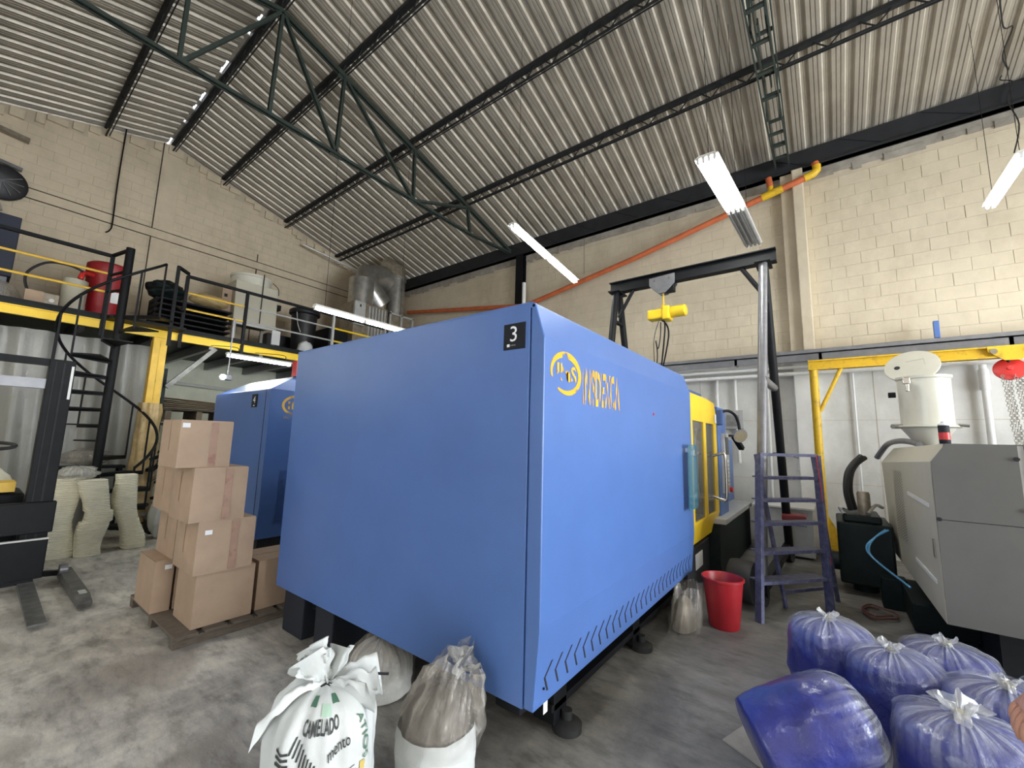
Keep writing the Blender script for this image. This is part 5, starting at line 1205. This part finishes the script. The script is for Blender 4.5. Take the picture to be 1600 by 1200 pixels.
# lying bag: axis along the floor
dirv = V((.42, -.74, .36)).normalized(); Q = V((0, 0, 1)).rotation_difference(dirv).to_matrix()
ly = blue_bag((2.45, .36, .185), .205, .54, 9, 'blue bag lying on its side in front with a torn white label', tilt=Q, tie=False, top=.30)
def patch(c, u, v, w, h, name, m, parent, pts=None):
    U = V(u).normalized(); Vv = V(v).normalized(); P = pts or [(-.5, -.5), (.5, -.5), (.5, .5), (-.5, .5)]
    Nn = U.cross(Vv).normalized()*.0015
    return MB().prism([V(c)+U*(a*w)+Vv*(b_*h) for a, b_ in P], Nn).build(name, m, parent)
pl_ = patch((2.56, .10, .475), (.42, -.72, .30), (-.75, -.50, .25), .14, .085, 'torn_label', M_paper, ly, [(-.5, -.4), (.2, -.45), (.5, -.5), (.45, .5), (.05, .45), (-.05, .62), (-.2, .42), (-.48, .5), (-.35, .1), (-.55, 0)])
patch((2.485, -.33, .30), (.12, -.97, -.05), (.0, .05, 1), .10, .095, 'paper_label', M_paper, fb_)
# big white woven sack in front
s1 = thing('woven_sack', (1.03, 1.70, 0), 'white printed woven sack tied at the neck, front and left', 'sack')
sc, sR, sh = V((1.03, 1.70, 0)), .205, .60
sf = bag_shape(sc, sR, sh, 21, None, neck=.16, pleat=.16, top=.34, taper=.02, squash=(1, 1))
surf('sack_body', lambda u, v: sf(u, v), 110, 60, M_sack, s1)
def ear(c, dirn, L, Wd, seed, name, droop=.5, m=M_sack):
    """flat double layer flap of the sack mouth fanning out from the tie"""
    D = V(dirn).normalized(); Sd = D.cross(V((0, 0, 1))).normalized(); U = Sd.cross(D)
    def fn(u, v):
        a = (u-.5)*2; w = Wd*(.10+.95*v**.75)
        p = V(c)+D*(L*v*(1-.12*a*a))+Sd*(a*w)+U*(.05*math.sin(7*a+seed)*v**.6+.03*math.sin(15*a+seed*2)*v+.035*nz3((a*3, v*3, 0), 1, seed)+.018*nz3((a*8, v*7, 0), 1, seed+2))
        p.z -= droop*L*v*v
        return tuple(p)
    return surf(name, fn, 40, 16, m, s1, closed=False)
nk = sc+V((0, 0, sh-.01))
ear(nk, (-.62, .78, .15), .21, .19, 1, 'sack_mouth_flap', .7)
ear(nk, (-.30, .35, .90), .17, .13, 4, 'sack_mouth_flap', .1)
ear(nk, (.05, .2, .95), .14, .11, 9, 'sack_mouth_flap', .1)
ear(nk, (.62, -.72, .22), .22, .10, 7, 'sack_mouth_flap', .25)
MB().lathe([(.035, -.012), (.045, 0), (.035, .012)], nk, 16).build('neck_tie', M_rubber, s1, smooth=True)
MB().tube([nk, nk+V((.10, -.10, .03)), nk+V((.17, -.18, .03))], .005, 6).build('tie_cord', M_dark, s1)
# print: wrap text meshes onto the sack body
def wrap_text(body, m, u0, v0, wu, hv, rot=0, name='printed_word', bold=.01):
    ob = text(name, body, m, None, (0, 0, 0), (1, 0, 0), (0, 1, 0), 1, 1, 0, bold=bold)
    me = ob.data; ca, sa = math.cos(rot), math.sin(rot)
    import bmesh
    bm_ = bmesh.new(); bm_.from_mesh(me); bmesh.ops.subdivide_edges(bm_, edges=[e for e in bm_.edges if e.calc_length() > .12], cuts=2, use_grid_fill=True); bm_.to_mesh(me); bm_.free()
    for v in me.vertices:
        x, y = v.co.x*wu, v.co.y*hv
        u = u0+(x*ca-y*sa*.45); vv = v0+(x*sa*2.2+y*ca)
        p = V(sf(u, vv)); q = V(sf(u, vv, .004)); v.co = q+(q-p).normalized()*.0015-sc
    ob.location = sc; attach(ob, s1); return ob
def wrap_quad(m, u0, v0, wu, hv, name, n=6, skew=0):
    P = [sf(u0+wu*i/n+skew*j/n, v0+hv*j/n, .0045) for j in range(n+1) for i in range(n+1)]
    mb = MB(); mb.add(P, [(j*(n+1)+i, j*(n+1)+i+1, (j+1)*(n+1)+i+1, (j+1)*(n+1)+i) for j in range(n) for i in range(n)]); return mb.build(name, m, s1)
# u: 0 = +x ; the camera sees the sack from (-x,-y) -> u about .64
wrap_text('CAMELADO', M_ink, .60, .80, .115, .055, bold=.02)
wrap_quad(M_inkp, .655, .86, .035, .05, 'pale_green_patch')
wrap_text('mento', M_ink, .685, .715, .06, .03, .25, bold=.006)
wrap_text('ATIOS', M_inkg, .775, .83, .07, .035, -1.4, bold=.01)
wrap_quad(M_inky, .778, .62, .014, .05, 'ochre_emblem')
wrap_quad(M_inkg, .60, .90, .03, .05, 'green_patch'); wrap_quad(M_inkg, .70, .90, .03, .05, 'green_patch')
for k in range(16): wrap_quad(M_ink, .575+.0085*k, .745-.0115*k, .0045, .052, 'printed_stripe', 3, skew=.012)
for k in range(6): wrap_quad(M_ink, .530-.001*k, .66+.017*k, .05, .008, 'printed_stripe', 3)
for k in range(7): wrap_quad(M_ink, .71, .53+.024*k, .075-.004*k, .004, 'small_print_line', 3)
# clear bag of white pellets behind it
s2 = thing('pellet_bag', (1.80, 2.36, 0), 'clear bag of white pellets half under the blue machine', 'bag')
g2 = bag_shape((1.80, 2.36, 0), .20, .34, 25, None, pleat=.1, top=.5, neck=.1)
surf('contents', lambda u, v: bag_shape((1.80, 2.36, 0), .188, .30, 25, None, pleat=.02, top=.35, neck=.02)(u, v), 48, 26, M_pellet, s2)
surf('clear_film', lambda u, v: g2(u, .02+.98*v), 90, 40, M_filmg, s2)
# right sack: white below, loose crumpled clear plastic over grey pellets
s3 = thing('pellet_bag', (1.56, 1.58, 0), 'open bag with crumpled clear plastic over grey pellets, front centre', 'bag')
c3 = V((1.545, 1.575, 0))
A3_ = Matrix.Rotation(.25, 3, V((.6, .2, 0)))
f3 = bag_shape(c3, .185, .40, 31, None, pleat=.05, top=.25, neck=.5, taper=.05)
surf('sack_body', lambda u, v: f3(u, v*.62), 60, 34, M_sack, s3)
surf('grey_contents', lambda u, v: bag_shape(c3+V((0, .0, .0)), .165, .42, 32, None, pleat=.03, top=.5, neck=.05)(u, .3+.7*v), 48, 24, M_sackin, s3)
def fl3(u, v):
    t = 2*PI*u; k = v
    r = .205*(1.06-.55*k**1.6)+.035*math.sin(5*t+1)*k+.02*math.sin(13*t)*k+.02*nz3((math.cos(t)*3, math.sin(t)*3, v*5), 1, 3)
    z = .20+.33*k+.05*math.sin(2*t+.9)*k+.02*nz3((math.cos(t)*4, math.sin(t)*4, v*6), 1, 8)
    return (c3.x+r*math.cos(t)+.06*k, c3.y+r*math.sin(t)-.05*k, z)
surf('crumpled_film', fl3, 90, 26, M_filmd, s3)
tuft(c3+V((.07, -.06, .47)), .07, 3, s3, M_filmw, (.3, -.4, .8), H=.08)
# clear waste bag by the machine foot
s4 = thing('waste_bag', (3.95, 1.30, 0), 'dirty clear waste bag hanging by the yellow door under the machine', 'bag')
def wf4(u, v):
    t = 2*PI*u; r = .20*(1-.25*v)+.03*math.sin(6*t+1)*v+.02*math.sin(13*t+2)+.03*nz3((math.cos(t)*2, math.sin(t)*2, v*4), 1, 3)
    return (4.02+r*1.1*math.cos(t)+.15*v, 1.10+r*.6*math.sin(t), .004+.335*v)
surf('bag_film', wf4, 70, 20, M_filmd, s4)
surf('contents', lambda u, v: (4.02+.16*math.cos(2*PI*u)*math.cos(v*PI/2)+.03, 1.11+.1*math.sin(2*PI*u)*math.cos(v*PI/2), .01+.26*math.sin(v*PI/2)), 24, 8, M_tin, s4)
# floor plate
fp = MB().prism([(2.72, .56, .001), (3.42, .32, .001), (3.30, .02, .001), (2.5, .1, .001)], (0, 0, .006)).build('floor_plate', M_conc); tag(fp, 'flat grey cardboard-like sheet on the floor left of the blue bags', 'sheet')

# ---------- hand of a person just outside the frame at the right edge
pe = thing('person', (2.55, -.68, 0), 'blurred bare hand of a person reaching in at the right edge', 'person')
def skin_chain(name, joints, rad, parent, m):
    me = bpy.data.meshes.new(name); me.from_pydata([tuple(V(j)-wloc(parent)) for j in joints], [(i, i+1) for i in range(len(joints)-1)], []); 
    o = bpy.data.objects.new(name, me); COL.objects.link(o); o.parent = parent
    md = o.modifiers.new('skin', 'SKIN'); 
    for i, sv in enumerate(me.skin_vertices[0].data): sv.radius = (rad[i], rad[i]); sv.use_root = (i == 0)
    s_ = o.modifiers.new('sub', 'SUBSURF'); s_.levels = 2; s_.render_levels = 2; me.materials.append(m); return o
W0 = V((1.985, -.48, .93)); # wrist
hand = MB()
J = [W0+V((.10, -.28, .22)), W0+V((.05, -.12, .10)), W0, W0+V((-.01, .035, -.03)), W0+V((-.015, .06, -.06))]
def person_hand():
    verts = [V(p) for p in J]; rad = [.044, .037, .030, .034, .030]; edges = [(0, 1), (1, 2), (2, 3), (3, 4)]
    base = J[3]; side = V((.9, .15, .25)).normalized()
    lens = [.070, .078, .072, .056]
    for k in range(4):
        s = side*((k-1.5)*.021); p0 = J[4]+s+V((-.004, .010, -.012)); d1 = V((-.06, .55, -.80)).normalized(); d2 = V((-.12, .2, -.97)).normalized(); d3 = V((-.1, -.15, -.98)).normalized()
        i0 = len(verts); L = lens[k]
        verts += [p0, p0+d1*L*.45, p0+d1*L*.45+d2*L*.32, p0+d1*L*.45+d2*L*.32+d3*L*.26]; rad += [.0105, .0095, .0088, .0072]
        edges += [(4, i0), (i0, i0+1), (i0+1, i0+2), (i0+2, i0+3)]
    i0 = len(verts); p0 = J[2]-side*.030+V((0, .03, -.015))
    verts += [p0, p0-side*.022+V((0, .03, -.02)), p0-side*.028+V((0, .055, -.045))]; rad += [.014, .0115, .0095]; edges += [(2, i0), (i0, i0+1), (i0+1, i0+2)]
    me = bpy.data.meshes.new('hand'); b0 = wloc(pe); me.from_pydata([tuple(v-b0) for v in verts], edges, [])
    o = bpy.data.objects.new('hand', me); COL.objects.link(o); o.parent = pe
    o.modifiers.new('skin', 'SKIN')
    if not me.skin_vertices: pass
    for i, sv in enumerate(me.skin_vertices[0].data): sv.radius = (rad[i], rad[i]); sv.use_root = (i == 2)
    s_ = o.modifiers.new('sub', 'SUBSURF'); s_.levels = 2; s_.render_levels = 2; me.materials.append(M_skin)
person_hand()
